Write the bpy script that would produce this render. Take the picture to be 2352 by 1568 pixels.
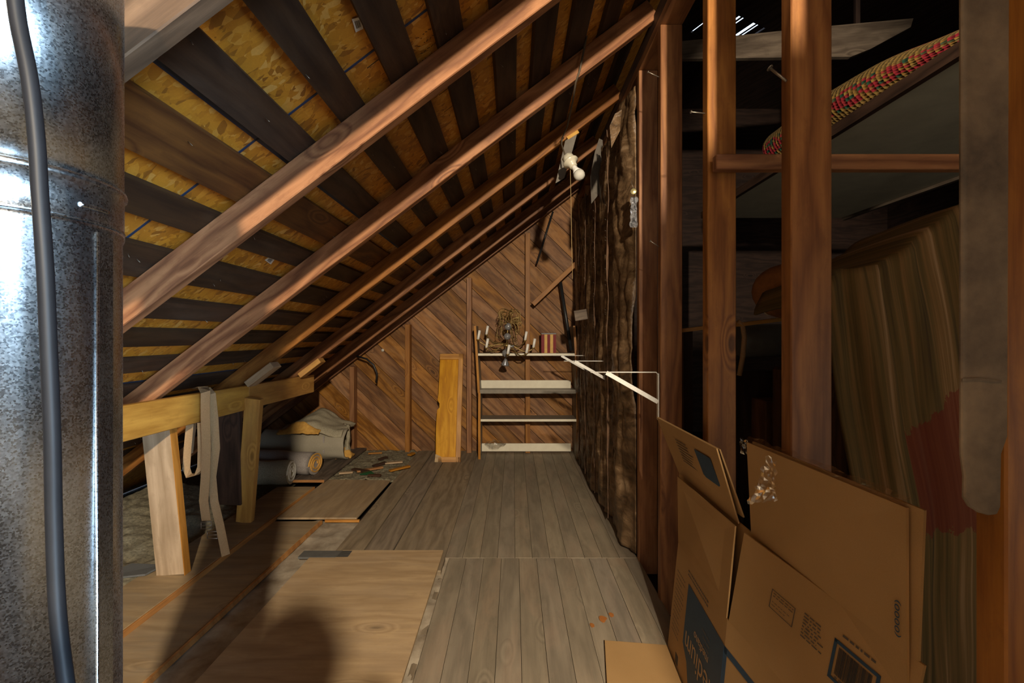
import bpy, bmesh, math, random
from mathutils import Vector, Matrix, noise
random.seed(7)
C = bpy.context.scene
COL = C.collection
for o in list(bpy.data.objects): bpy.data.objects.remove(o)

# ------------------------------------------------------------------ camera, world, lights
CAM_Z = 1.08
F = 16.0/36.0*2352
cd = bpy.data.cameras.new('camera'); cam = bpy.data.objects.new('camera', cd); COL.objects.link(cam)
cd.lens = 16; cd.sensor_width = 36; cd.clip_start = .02; cd.clip_end = 60
cam.location = (0, 0, CAM_Z); cam.rotation_euler = (math.pi/2, 0, 0)
cd.shift_x = -4/2352; cd.shift_y = -12/2352
C.camera = cam
C.view_settings.view_transform = 'Standard'; C.view_settings.look = 'None'
C.view_settings.gamma = 1; C.view_settings.use_curve_mapping = False
C.view_settings.exposure = 0.0
w = bpy.data.worlds.new('world'); C.world = w; w.use_nodes = True
w.node_tree.nodes['Background'].inputs[0].default_value = (.62, .78, 1, 1)
w.node_tree.nodes['Background'].inputs[1].default_value = 2.5

def light(name, kind, loc, energy, color, size=.1, rot=None, sy=None):
    l = bpy.data.lights.new(name, kind); l.energy = energy; l.color = color
    if kind == 'AREA':
        l.size = size
        if sy: l.shape = 'RECTANGLE'; l.size_y = sy
    else: l.shadow_soft_size = size
    o = bpy.data.objects.new(name, l); COL.objects.link(o); o.location = loc
    if rot: o.rotation_euler = rot
    return o
# work lamp hung under the rafters behind the photographer
lamp = light('work_lamp_light', 'SPOT', (.43, -1.70, 2.115), 760, (1, .84, .62), .05)
lamp.data.spot_size = math.radians(100); lamp.data.spot_blend = .25
lamp.rotation_euler = (math.radians(70), 0, math.radians(12))
# daylight through the side opening right of the camera
op = light('opening_light', 'AREA', (.42, -.38, 1.2), 12, (.56, .78, 1), .80, (math.radians(90), 0, math.radians(50)), 1.7)
op.data.spread = math.radians(42)
light('storage_fill_light', 'AREA', (2.6, -1.9, .5), 18, (1, .88, .70), 1.2, (math.radians(122), 0, math.radians(4)), 1.2)  # unseen fill light added to lift the storage beyond the studs
# soft ambient fill added by the rear wall behind the camera, left
light('rear_fill_light', 'AREA', (-1.0, -2.1, 1.25), 5, (1, .93, .82), .55, (math.radians(90), 0, 0), .7)
# added warm fill aimed up from low down, standing in for floor bounce
light('low_fill_light', 'AREA', (-.5, -.9, .25), 6, (1, .84, .62), 1.2, (math.radians(125), 0, 0), .8)

def at(px, py, d):
    """a measured point: photograph pixel and its distance in front of the camera, in metres"""
    return Vector(((px-1180)*d/F, d, CAM_Z+(772-py)*d/F))

# ------------------------------------------------------------------ materials
MATS = {}
def nmat(name, rough=.6, metallic=0.0):
    m = bpy.data.materials.new(name); m.use_nodes = True
    b = m.node_tree.nodes['Principled BSDF']
    b.inputs['Roughness'].default_value = rough; b.inputs['Metallic'].default_value = metallic
    MATS[name] = m
    return m, m.node_tree, b
def N(nt, typ, **kw):
    n = nt.nodes.new(typ)
    for k, v in kw.items():
        if hasattr(n, k): setattr(n, k, v)
        else: n.inputs[k].default_value = v
    return n
def ramp(nt, fac, stops):
    r = nt.nodes.new('ShaderNodeValToRGB'); e = r.color_ramp.elements
    while len(e) < len(stops): e.new(.5)
    for i, (p, c) in enumerate(stops):
        e[i].position = p; e[i].color = (c[0], c[1], c[2], 1)
    nt.links.new(fac, r.inputs[0]); return r.outputs[0]
def mixc(nt, fac, a, b, mode='MIX'):
    n = nt.nodes.new('ShaderNodeMix'); n.data_type = 'RGBA'; n.blend_type = mode
    for i, v in ((0, fac), (6, a), (7, b)):
        if isinstance(v, bpy.types.NodeSocket): nt.links.new(v, n.inputs[i])
        elif i == 0: n.inputs[i].default_value = v
        else: n.inputs[i].default_value = (v[0], v[1], v[2], 1)
    return n.outputs[2]
def math_(nt, op, a, b=None):
    n = nt.nodes.new('ShaderNodeMath'); n.operation = op
    for i, v in ((0, a), (1, b)):
        if v is None: continue
        if isinstance(v, bpy.types.NodeSocket): nt.links.new(v, n.inputs[i])
        else: n.inputs[i].default_value = v
    return n.outputs[0]
def uvs(nt, scale=(1, 1, 1), name='UVMap'):
    u = nt.nodes.new('ShaderNodeUVMap'); u.uv_map = name
    mp = nt.nodes.new('ShaderNodeMapping'); mp.inputs['Scale'].default_value = scale
    nt.links.new(u.outputs[0], mp.inputs[0]); return mp.outputs[0]
def noi(nt, vec, scale, detail=5, rough=.6, dist=0):
    n = nt.nodes.new('ShaderNodeTexNoise'); n.inputs['Scale'].default_value = scale
    n.inputs['Detail'].default_value = detail; n.inputs['Roughness'].default_value = rough
    n.inputs['Distortion'].default_value = dist
    nt.links.new(vec, n.inputs['Vector']); return n.outputs['Fac']
def bump(nt, b, h, strength, dist=.002):
    n = nt.nodes.new('ShaderNodeBump'); n.inputs['Strength'].default_value = strength
    n.inputs['Distance'].default_value = dist
    nt.links.new(h, n.inputs['Height']); nt.links.new(n.outputs[0], b.inputs['Normal'])

def wood(name, light_c, dark_c, rough=.55, rings=9, vary=.35, stain=None, stain_amt=.5, spec=.3, bmp=.35):
    """timber: growth rings and fibres along U, per-board tone from the 'pid' map, knots"""
    m, nt, b = nmat(name, rough)
    uv = uvs(nt, (1, 1, 1))
    warp = noi(nt, uvs(nt, (.9, 5, 1)), 1.6, 3, .5)
    comb = nt.nodes.new('ShaderNodeSeparateXYZ'); nt.links.new(uv, comb.inputs[0])
    # knots bend the rings
    kn = nt.nodes.new('ShaderNodeTexVoronoi'); kn.inputs['Scale'].default_value = 1.0
    nt.links.new(uvs(nt, (2.1, 5.5, 1)), kn.inputs['Vector'])
    kd = math_(nt, 'SUBTRACT', 1.0, math_(nt, 'MULTIPLY', kn.outputs['Distance'], 5.0))
    kd = math_(nt, 'MAXIMUM', kd, 0.0)
    v = math_(nt, 'ADD', math_(nt, 'MULTIPLY', comb.outputs[1], rings), math_(nt, 'MULTIPLY', warp, 2.6))
    v = math_(nt, 'ADD', v, math_(nt, 'MULTIPLY', kd, 1.8))
    ringv = math_(nt, 'FRACT', math_(nt, 'MULTIPLY', v, 1.7))
    tri = math_(nt, 'ABSOLUTE', math_(nt, 'SUBTRACT', math_(nt, 'MULTIPLY', ringv, 2), 1))
    fib = noi(nt, uvs(nt, (4, 110, 1)), 1.0, 6, .72)
    fac = math_(nt, 'ADD', math_(nt, 'MULTIPLY', tri, .42), math_(nt, 'MULTIPLY', fib, .62))
    mid = tuple((a+c)/2 for a, c in zip(light_c, dark_c))
    col = ramp(nt, fac, [(.28, dark_c), (.50, mid), (.74, light_c)])
    big = noi(nt, uvs(nt, (1.2, 3.5, 1)), 1.5, 4, .6)
    col = mixc(nt, math_(nt, 'MULTIPLY', big, .45), col, tuple(x*.55 for x in mid))
    grime = noi(nt, uvs(nt, (4, 11, 1)), 2.2, 9, .72, .5)
    gr = nt.nodes.new('ShaderNodeMapRange'); gr.inputs[1].default_value = .50; gr.inputs[2].default_value = .72
    nt.links.new(grime, gr.inputs[0])
    col = mixc(nt, math_(nt, 'MULTIPLY', gr.outputs[0], .55), col, tuple(x*.8 for x in dark_c))
    kc = nt.nodes.new('ShaderNodeMapRange'); kc.inputs[1].default_value = .62; kc.inputs[2].default_value = .8
    nt.links.new(kd, kc.inputs[0])
    col = mixc(nt, math_(nt, 'MULTIPLY', kc.outputs[0], .75), col, tuple(x*.3 for x in dark_c))
    if stain:
        s = noi(nt, uvs(nt, (1.7, 6, 1)), 1.3, 7, .7, .6)
        sr = nt.nodes.new('ShaderNodeMapRange'); sr.inputs[1].default_value = .48; sr.inputs[2].default_value = .66
        nt.links.new(s, sr.inputs[0])
        col = mixc(nt, math_(nt, 'MULTIPLY', sr.outputs[0], stain_amt), col, stain)
    pid = uvs(nt, (1, 1, 1), 'pid'); sp = nt.nodes.new('ShaderNodeSeparateXYZ'); nt.links.new(pid, sp.inputs[0])
    hsv = nt.nodes.new('ShaderNodeHueSaturation'); nt.links.new(col, hsv.inputs['Color'])
    nt.links.new(math_(nt, 'ADD', 1-vary/2, math_(nt, 'MULTIPLY', sp.outputs[0], vary)), hsv.inputs['Value'])
    nt.links.new(math_(nt, 'ADD', .9, math_(nt, 'MULTIPLY', sp.outputs[1], .2)), hsv.inputs['Saturation'])
    nt.links.new(math_(nt, 'ADD', .4985, math_(nt, 'MULTIPLY', sp.outputs[1], .007)), hsv.inputs['Hue'])
    nt.links.new(hsv.outputs[0], b.inputs['Base Color'])
    b.inputs['Specular IOR Level'].default_value = spec
    bump(nt, b, fac, bmp, .0015)
    return m

def plain(name, c, rough=.5, metallic=0, spec=.5, c2=None, scale=30, bmp=0, detail=5):
    m, nt, b = nmat(name, rough, metallic)
    tc = nt.nodes.new('ShaderNodeTexCoord')
    f = noi(nt, tc.outputs['Object'], scale, detail, .65)
    c2 = c2 or tuple(x*.8 for x in c)
    col = ramp(nt, f, [(.32, c2), (.68, c)])
    nt.links.new(col, b.inputs['Base Color']); b.inputs['Specular IOR Level'].default_value = spec
    if bmp: bump(nt, b, f, bmp, .004)
    return m

M = {}
M['rafter'] = wood('rafter_timber', (.46, .20, .078), (.15, .052, .020), .5, 8)
M['shaderafter'] = wood('shaded_rafter', (.17, .10, .055), (.07, .040, .022), .6, 8)  # darker rafter timber: shade on the nearest rafter put into its colour
M['stud'] = wood('stud_timber', (.37, .155, .048), (.155, .052, .016), .5, 8, spec=.35)
M['darkboard'] = wood('dark_roof_board', (.060, .031, .016), (.022, .012, .008), .6, 6, .5, (.09, .065, .048), .3)
M['redboard'] = wood('red_roof_board', (.20, .085, .03), (.07, .026, .012), .6, 6, .3)
M['wall'] = wood('diagonal_board', (.38, .17, .052), (.13, .048, .014), .6, 5, .5, (.44, .27, .15), .3)
M['wallstud'] = wood('wall_stud', (.38, .17, .06), (.22, .085, .028), .5, 7, .15)
M['floor'] = wood('grey_painted_board', (.36, .30, .225), (.24, .20, .15), .62, 2, .16, (.40, .29, .21), .45, bmp=.15)
M['plank'] = wood('wide_grey_plank', (.34, .265, .185), (.19, .145, .10), .65, 9, .12, (.26, .22, .17), .4)
M['ply'] = wood('plywood_sheet', (.60, .42, .235), (.43, .285, .15), .6, 2.2, .05, (.40, .29, .19), .5, bmp=.12)
M['leftboard'] = wood('loose_board', (.46, .33, .20), (.31, .215, .13), .62, 3, .15, (.28, .23, .175), .5, bmp=.2)
M['orangewood'] = wood('fresh_sawn_edge', (.60, .28, .08), (.35, .14, .035), .5, 7, .1)
M['beam'] = wood('support_beam', (.68, .37, .10), (.42, .20, .05), .45, 4, .15, (.38, .20, .09), .35)
M['leg'] = wood('pale_leg', (.58, .41, .25), (.36, .24, .13), .5, 8, .15)
M['pine'] = wood('pine_door', (.78, .40, .085), (.50, .20, .030), .45, 4, .05, spec=.2, bmp=.1)
M['darkwood'] = wood('dark_brown_wood', (.10, .05, .03), (.035, .018, .012), .6, 6, .3)  # dark brown timber
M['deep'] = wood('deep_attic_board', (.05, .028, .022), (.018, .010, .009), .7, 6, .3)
M['greywood'] = wood('weathered_grey_wood', (.22, .17, .13), (.09, .065, .05), .7, 6, .2)
M['white'] = plain('cream_paint', (.80, .76, .62), .4, c2=(.72, .67, .54), scale=12)
M['greypaint'] = plain('grey_shelf_paint', (.25, .22, .175), .5, c2=(.19, .165, .13), scale=18)
M['bracket'] = plain('white_enamel_metal', (.82, .82, .80), .3, c2=(.70, .69, .64), scale=60)
M['black'] = plain('black_pipe_paint', (.022, .022, .024), .4)
M['blackrub'] = plain('black_rubber', (.012, .013, .016), .5, spec=.2)
M['iron'] = plain('nail_steel', (.34, .30, .25), .45, .8)
M['brass'] = plain('aged_brass', (.46, .33, .12), .38, .7, c2=(.20, .13, .05), scale=60)
M['glassy'] = plain('smoky_cut_glass', (.42, .42, .44), .12, .35, c2=(.22, .22, .24), scale=40)
M['candle'] = plain('white_candle_sleeve', (.92, .91, .88), .5, c2=(.88, .87, .84))
M['porcelain'] = plain('porcelain', (.72, .68, .56), .3, c2=(.60, .55, .42), scale=20)
M['cordmat'] = plain('braided_cord', (.12, .09, .06), .7, c2=(.06, .045, .03), scale=300)
M['string'] = plain('pull_string', (.50, .35, .16), .7)
M['webbing'] = plain('beige_webbing', (.44, .28, .14), .8, c2=(.34, .21, .10), scale=220, bmp=.3)
M['flange'] = plain('stapling_flange', (.40, .24, .15), .6, c2=(.20, .11, .065), scale=14)
M['pineframe'] = wood('pine_frame', (.66, .32, .055), (.40, .16, .02), .4, 6, .05, spec=.3)
M['gold'] = plain('gold_disc', (.60, .52, .26), .3, .6)
M['carpet'] = plain('pale_carpet', (.50, .45, .33), .95, c2=(.30, .26, .18), scale=150, bmp=.9)
M['carpetback'] = plain('carpet_backing', (.40, .36, .28), .9, c2=(.31, .275, .21), scale=260, bmp=.3)
M['carpetgrey'] = plain('grey_carpet', (.42, .38, .36), .95, c2=(.26, .23, .21), scale=180, bmp=.7)
M['foam'] = plain('orange_foam', (.72, .42, .10), .9, c2=(.55, .28, .06), scale=50, bmp=.4)
M['cellulose'] = plain('loose_fill', (.32, .28, .185), .95, c2=(.11, .095, .062), scale=70, bmp=1, detail=9)
M['dust'] = plain('plaster_dust', (.50, .43, .33), .9, c2=(.22, .165, .11), scale=7, bmp=.6, detail=10)
M['greytape'] = plain('grey_tape', (.13, .13, .125), .5)
M['greypaper'] = plain('grey_builders_paper', (.20, .18, .15), .7, c2=(.12, .10, .085), scale=9)
M['drywall'] = plain('grey_panel_face', (.62, .57, .42), .8, c2=(.50, .46, .34), scale=5)
M['cream_strip'] = plain('pale_slat', (.66, .58, .40), .5)
M['leather'] = plain('mottled_canvas', (.25, .185, .115), .8, c2=(.035, .026, .02), scale=6, bmp=.6, detail=12)
M['ink'] = plain('blue_ink', (.012, .055, .12), .6, c2=(.010, .045, .10))
M['greyink'] = plain('grey_blue_print', (.10, .085, .075), .7)
M['cardtext'] = plain('kraft_letter', (.45, .29, .15), .75)
M['paperwhite'] = plain('white_paper', (.70, .68, .62), .6)
M['inkblack'] = plain('black_ink', (.02, .02, .025), .6)
M['bluechalk'] = plain('blue_edge_paint', (.012, .035, .09), .6)
M['scribble'] = plain('printed_stamp', (.09, .045, .015), .7)
M['tinred'] = plain('tin_crimson', (.20, .008, .014), .5, spec=.2)
M['tincream'] = plain('tin_cream', (.68, .42, .12), .5, spec=.2)
M['tinlid'] = plain('tin_lid', (.05, .045, .055), .35)
M['clothgreen'] = plain('dark_striped_cloth', (.10, .07, .03), .95)
M['orangecloth'] = plain('orange_quilt', (.30, .12, .03), .9, c2=(.17, .06, .016), scale=20, bmp=.3)
M['rust'] = plain('rust_residue', (.42, .15, .03), .8)
M['green'] = plain('green_glass', (.01, .09, .035), .3)
M['skin'] = plain('skin', (.5, .32, .24), .5)
M['jacket'] = plain('dark_jacket', (.03, .03, .035), .9)

def _card():
    m, nt, b = nmat('corrugated_card', .72)
    tc = nt.nodes.new('ShaderNodeTexCoord')
    f = noi(nt, tc.outputs['Object'], 900, 3, .7); g = noi(nt, tc.outputs['Object'], 4, 3, .5)
    c = ramp(nt, math_(nt, 'ADD', math_(nt, 'MULTIPLY', f, .5), math_(nt, 'MULTIPLY', g, .5)), [(.35, (.36, .215, .088)), (.65, (.46, .285, .125))])
    nt.links.new(c, b.inputs['Base Color']); b.inputs['Specular IOR Level'].default_value = .25
    return m
M['card'] = _card()

def _osb():
    m, nt, b = nmat('oriented_strand_board', .5)
    tc = nt.nodes.new('ShaderNodeTexCoord')
    base = None
    last = None
    for i, (ang, sc, st) in enumerate(((.35, 26, 4.5), (-.6, 34, 5.0), (1.2, 22, 4.0))):
        mp = nt.nodes.new('ShaderNodeMapping'); mp.inputs['Rotation'].default_value = (.65*(i != 1), 0, ang)
        mp.inputs['Scale'].default_value = (1, st*1.15, st*1.15)
        wn = nt.nodes.new('ShaderNodeTexNoise'); wn.inputs['Scale'].default_value = 9
        nt.links.new(tc.outputs['Object'], wn.inputs['Vector'])
        add = nt.nodes.new('ShaderNodeMixRGB'); add.blend_type = 'ADD'; add.inputs[0].default_value = .05
        nt.links.new(tc.outputs['Object'], add.inputs[1]); nt.links.new(wn.outputs['Color'], add.inputs[2])
        nt.links.new(add.outputs[0], mp.inputs[0])
        v = nt.nodes.new('ShaderNodeTexVoronoi'); v.inputs['Scale'].default_value = sc/2.0
        nt.links.new(mp.outputs[0], v.inputs['Vector'])
        s = nt.nodes.new('ShaderNodeSeparateColor'); nt.links.new(v.outputs['Color'], s.inputs[0])
        c = ramp(nt, s.outputs[0], [(0, (.30, .105, .008)), (.25, (.60, .235, .014)), (.8, (.78, .34, .026)), (1, (.90, .50, .12))])
        if last is None: last = c
        else: last = mixc(nt, math_(nt, 'GREATER_THAN', s.outputs[1], .5), last, c)
    big = noi(nt, tc.outputs['Object'], 2.4, 4, .6)
    last = mixc(nt, math_(nt, 'MULTIPLY', big, .5), last, (.22, .10, .02))
    fine = noi(nt, tc.outputs['Object'], 160, 3, .7)
    last = mixc(nt, math_(nt, 'MULTIPLY', fine, .35), last, (.12, .05, .01))
    nt.links.new(last, b.inputs['Base Color'])
    bump(nt, b, fine, .3, .002)
    return m
M['osb'] = _osb()

def _galv():
    m, nt, b = nmat('galvanised_steel', .34, 1.0)
    tc = nt.nodes.new('ShaderNodeTexCoord')
    v = nt.nodes.new('ShaderNodeTexVoronoi'); v.inputs['Scale'].default_value = 620
    nt.links.new(tc.outputs['Object'], v.inputs['Vector'])
    s = nt.nodes.new('ShaderNodeSeparateColor'); nt.links.new(v.outputs['Color'], s.inputs[0])
    g = noi(nt, tc.outputs['Object'], 14, 5, .6)
    k = math_(nt, 'ADD', math_(nt, 'MULTIPLY', s.outputs[0], .45), math_(nt, 'MULTIPLY', g, .55))
    c = ramp(nt, k, [(.25, (.27, .29, .31)), (.7, (.50, .53, .55))])
    nt.links.new(c, b.inputs['Base Color'])
    r = nt.nodes.new('ShaderNodeMapRange'); r.inputs[3].default_value = .20; r.inputs[4].default_value = .38
    nt.links.new(k, r.inputs[0]); nt.links.new(r.outputs[0], b.inputs['Roughness'])
    bump(nt, b, s.outputs[1], .06, .0006)
    return m
M['galv'] = _galv()

def _kraft():
    m, nt, b = nmat('creased_kraft_facing', .42)
    tc = nt.nodes.new('ShaderNodeTexCoord')
    mp = nt.nodes.new('ShaderNodeMapping'); mp.inputs['Scale'].default_value = (1, .45, 1.15)
    nt.links.new(tc.outputs['Object'], mp.inputs[0])
    a = noi(nt, mp.outputs[0], 6, 5, .6, 1.6); c = noi(nt, mp.outputs[0], 22, 5, .55, 1.4)
    f = math_(nt, 'ADD', math_(nt, 'MULTIPLY', a, .72), math_(nt, 'MULTIPLY', c, .28))
    col = ramp(nt, f, [(.34, (.035, .020, .011)), (.47, (.12, .070, .034)), (.57, (.21, .13, .068)), (.68, (.38, .26, .155))])
    nt.links.new(col, b.inputs['Base Color']); bump(nt, b, c, .6, .012)
    b.inputs['Specular IOR Level'].default_value = .5
    return m
M['kraft'] = _kraft()

def _film():
    m, nt, b = nmat('clear_film', .12)
    tr = nt.nodes.new('ShaderNodeBsdfTransparent'); gl = nt.nodes.new('ShaderNodeBsdfGlossy'); gl.inputs['Roughness'].default_value = .15
    gl.inputs['Color'].default_value = (1, .92, .8, 1)
    mx = nt.nodes.new('ShaderNodeMixShader')
    tc = nt.nodes.new('ShaderNodeTexCoord'); f = noi(nt, tc.outputs['Object'], 40, 4, .6, 1)
    r = nt.nodes.new('ShaderNodeMapRange'); r.inputs[1].default_value = .4; r.inputs[2].default_value = .75; r.inputs[3].default_value = .12; r.inputs[4].default_value = .5
    nt.links.new(f, r.inputs[0]); nt.links.new(r.outputs[0], mx.inputs[0])
    nt.links.new(tr.outputs[0], mx.inputs[1]); nt.links.new(gl.outputs[0], mx.inputs[2])
    nt.links.new(mx.outputs[0], nt.nodes['Material Output'].inputs[0])
    return m
M['film'] = _film()

def _blanket():
    m, nt, b = nmat('striped_blanket', .95)
    u = uvs(nt, (1, 1, 1)); s = nt.nodes.new('ShaderNodeSeparateXYZ'); nt.links.new(u, s.inputs[0])
    w_ = noi(nt, uvs(nt, (46, 1.2, 1)), 1, 5, .6)
    w2 = noi(nt, uvs(nt, (9, .8, 1)), 1, 3, .6)
    f = math_(nt, 'ADD', math_(nt, 'MULTIPLY', w_, .6), math_(nt, 'MULTIPLY', w2, .4))
    c = ramp(nt, f, [(.36, (.030, .018, .009)), (.46, (.11, .075, .022)), (.54, (.19, .11, .038)), (.64, (.36, .23, .12))])
    g = noi(nt, uvs(nt, (9, 9, 1)), 1, 6, .7)
    inx = math_(nt, 'MULTIPLY', math_(nt, 'GREATER_THAN', s.outputs[0], .22), math_(nt, 'GREATER_THAN', math_(nt, 'ADD', s.outputs[1], math_(nt, 'MULTIPLY', g, .22)), .56))
    inx = math_(nt, 'MULTIPLY', inx, math_(nt, 'LESS_THAN', math_(nt, 'ADD', s.outputs[1], math_(nt, 'MULTIPLY', g, .22)), .76))
    c = mixc(nt, math_(nt, 'MULTIPLY', inx, .65), c, (.15, .010, .008))
    nt.links.new(c, b.inputs['Base Color']); bump(nt, b, w_, .5, .004)
    return m
M['blanket'] = _blanket()

def _rug():
    m, nt, b = nmat('braided_rug', .95)
    u = uvs(nt, (1, 1, 1))
    ck = nt.nodes.new('ShaderNodeTexVoronoi'); ck.inputs['Scale'].default_value = 26; ck.inputs['Randomness'].default_value = .25
    nt.links.new(u, ck.inputs['Vector'])
    s = nt.nodes.new('ShaderNodeSeparateColor'); nt.links.new(ck.outputs['Color'], s.inputs[0])
    su = nt.nodes.new('ShaderNodeSeparateXYZ'); nt.links.new(u, su.inputs[0])
    c = ramp(nt, s.outputs[0], [(0, (.34, .012, .03)), (.45, (.36, .025, .03)), (.55, (.36, .23, .05)), (.78, (.34, .17, .03)), (.92, (.02, .09, .05))])
    g = noi(nt, u, 60, 3, .6)
    y = ramp(nt, g, [(.3, (.24, .14, .03)), (.7, (.34, .21, .055))])
    band = math_(nt, 'LESS_THAN', math_(nt, 'FRACT', math_(nt, 'MULTIPLY', su.outputs[1], 2.2)), .5)
    c = mixc(nt, band, y, c)
    nt.links.new(c, b.inputs['Base Color']); bump(nt, b, ck.outputs['Distance'], .8, .01)
    return m
M['rug'] = _rug()

# ------------------------------------------------------------------ mesh building
class MB:
    """collects boxes, slabs, tubes, lathes and sheets, then links them as ONE mesh object"""
    def __init__(s): s.v = []; s.f = []; s.uv = []; s.pid = []; s.mi = []; s.sm = []
    def face(s, idx, uv, pid=(.5, .5), mi=0, smooth=False):
        s.f.append(idx); s.uv.append(uv); s.pid.append(pid); s.mi.append(mi); s.sm.append(smooth)
    def box(s, c, L, W, T, dims, mi=0, pid=None, off=None, mis=None):
        """box centred at c; L, W, T unit axes (grain runs along L)"""
        c = Vector(c); L = Vector(L).normalized(); W = Vector(W).normalized(); T = Vector(T).normalized()
        l, w_, t = (x/2 for x in dims); b0 = len(s.v)
        pid = pid or (random.random(), random.random())
        ou, ov = off or (random.uniform(0, 40), random.uniform(0, 40))
        for a in (-1, 1):
            for b in (-1, 1):
                for d in (-1, 1): s.v.append(c+L*a*l+W*b*w_+T*d*t)
        def q(ids, uvf):
            s.face([b0+i for i in ids], [uvf(i) for i in ids], pid, mi)
        def co(i): return ((-1, 1)[i >> 2]*l, (-1, 1)[(i >> 1) & 1]*w_, (-1, 1)[i & 1]*t)
        fw = lambda i: (co(i)[0]+ou, co(i)[1]+ov)
        ft = lambda i: (co(i)[0]+ou, co(i)[2]+ov+w_*1.0)
        fe = lambda i: (co(i)[1]*.3+ou, co(i)[2]+ov)
        flip = L.cross(W).dot(T) < 0
        for ids, f_ in (((1, 5, 7, 3), fw), ((0, 2, 6, 4), fw), ((0, 4, 5, 1), ft), ((2, 3, 7, 6), ft), ((4, 6, 7, 5), fe), ((0, 1, 3, 2), fe)):
            q(ids[::-1] if flip else ids, f_)
        return s
    def bar(s, a, b, w_, t, wdir, mi=0, pid=None):
        """rectangular bar from a to b; w_ measured along wdir"""
        a = Vector(a); b = Vector(b); L = (b-a); T = L.cross(Vector(wdir)).normalized(); W = T.cross(L).normalized()
        return s.box((a+b)/2, L, W, T, (L.length, w_, t), mi, pid)
    def slab(s, q, t, mi=0, pid=None, n=1):
        """thick panel from four corners (any order round), extruded by t along its normal"""
        q = [Vector(p) for p in q]; nn = (q[1]-q[0]).cross(q[3]-q[0]).normalized()*t
        b0 = len(s.v); pid = pid or (random.random(), random.random())
        s.v += q+[p+nn for p in q]
        ou, ov = random.uniform(0, 20), random.uniform(0, 20)
        e = (q[1]-q[0]).normalized(); g = (q[3]-q[0]).normalized()
        uv = [((p-q[0]).dot(e)+ou, (p-q[0]).dot(g)+ov) for p in q]
        s.face([b0+3, b0+2, b0+1, b0], uv[::-1], pid, mi); s.face([b0+4, b0+5, b0+6, b0+7], uv, pid, mi)
        for i in range(4):
            j = (i+1) % 4
            s.face([b0+i, b0+j, b0+4+j, b0+4+i], [uv[i], uv[j], (uv[j][0]+.01, uv[j][1]+.01), (uv[i][0]+.01, uv[i][1]+.01)], pid, mi)
        return s
    def prism(s, poly, n, t, mi=0, pid=None):
        """extruded polygon"""
        poly = [Vector(p) for p in poly]; nn = Vector(n).normalized()*t; b0 = len(s.v); k = len(poly)
        pid = pid or (random.random(), random.random()); s.v += poly+[p+nn for p in poly]
        e = (poly[1]-poly[0]).normalized(); g = Vector(n).cross(e).normalized()
        ou, ov = random.uniform(0, 20), random.uniform(0, 20)
        uv = [((p-poly[0]).dot(e)+ou, (p-poly[0]).dot(g)+ov) for p in poly]
        s.face([b0+i for i in range(k)][::-1], uv[::-1], pid, mi); s.face([b0+k+i for i in range(k)], uv, pid, mi)
        for i in range(k):
            j = (i+1) % k; s.face([b0+i, b0+j, b0+k+j, b0+k+i], [uv[i], uv[j], uv[j], uv[i]], pid, mi)
        return s
    def tube(s, pts, r, seg=8, mi=0, closed=False):
        pts = [Vector(p) for p in pts]; n = len(pts); b0 = len(s.v)
        rs = r if isinstance(r, (list, tuple)) else [r]*n
        up = None
        for i, p in enumerate(pts):
            d = (pts[min(i+1, n-1)]-pts[max(i-1, 0)]).normalized()
            if up is None: up = d.orthogonal().normalized()
            up = (up-d*up.dot(d)).normalized(); w_ = d.cross(up)
            for k in range(seg):
                a = 2*math.pi*k/seg; s.v.append(p+(up*math.cos(a)+w_*math.sin(a))*rs[i])
        for i in range(n-1):
            for k in range(seg):
                k2 = (k+1) % seg
                s.face([b0+i*seg+k, b0+i*seg+k2, b0+(i+1)*seg+k2, b0+(i+1)*seg+k], [(i*.1, k*.1), (i*.1, k*.1+.1), (i*.1+.1, k*.1+.1), (i*.1+.1, k*.1)], (.5, .5), mi, True)
        s.face([b0+k for k in range(seg)][::-1], [(0, 0)]*seg, (.5, .5), mi)
        s.face([b0+(n-1)*seg+k for k in range(seg)], [(0, 0)]*seg, (.5, .5), mi)
        return s
    def lathe(s, prof, origin=(0, 0, 0), axis=(0, 0, 1), seg=24, mi=0, flute=0):
        ax = Vector(axis).normalized(); up = ax.orthogonal().normalized(); w_ = ax.cross(up); o = Vector(origin); b0 = len(s.v)
        for r, h in prof:
            for k in range(seg):
                a = 2*math.pi*k/seg; rr = max(r, 1e-5)*(1+(flute if k % 2 else 0)); s.v.append(o+ax*h+(up*math.cos(a)+w_*math.sin(a))*rr)
        for i in range(len(prof)-1):
            for k in range(seg):
                k2 = (k+1) % seg
                s.face([b0+i*seg+k, b0+i*seg+k2, b0+(i+1)*seg+k2, b0+(i+1)*seg+k], [(i*.1, k*.1)]*4, (.5, .5), mi, True)
        s.face([b0+k for k in range(seg)][::-1], [(0, 0)]*seg, (.5, .5), mi)
        s.face([b0+(len(prof)-1)*seg+k for k in range(seg)], [(0, 0)]*seg, (.5, .5), mi)
        return s
    def grid(s, fn, nu, nv, mi=0, pid=(.5, .5), uvscale=(1, 1), smooth=True):
        b0 = len(s.v)
        for i in range(nu+1):
            for j in range(nv+1): s.v.append(Vector(fn(i/nu, j/nv)))
        for i in range(nu):
            for j in range(nv):
                a = b0+i*(nv+1)+j
                s.face([a, a+nv+1, a+nv+2, a+1], [((i+x)/nu*uvscale[0], (j+y)/nv*uvscale[1]) for x, y in ((0, 0), (1, 0), (1, 1), (0, 1))], pid, mi, smooth)
        return s
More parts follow.
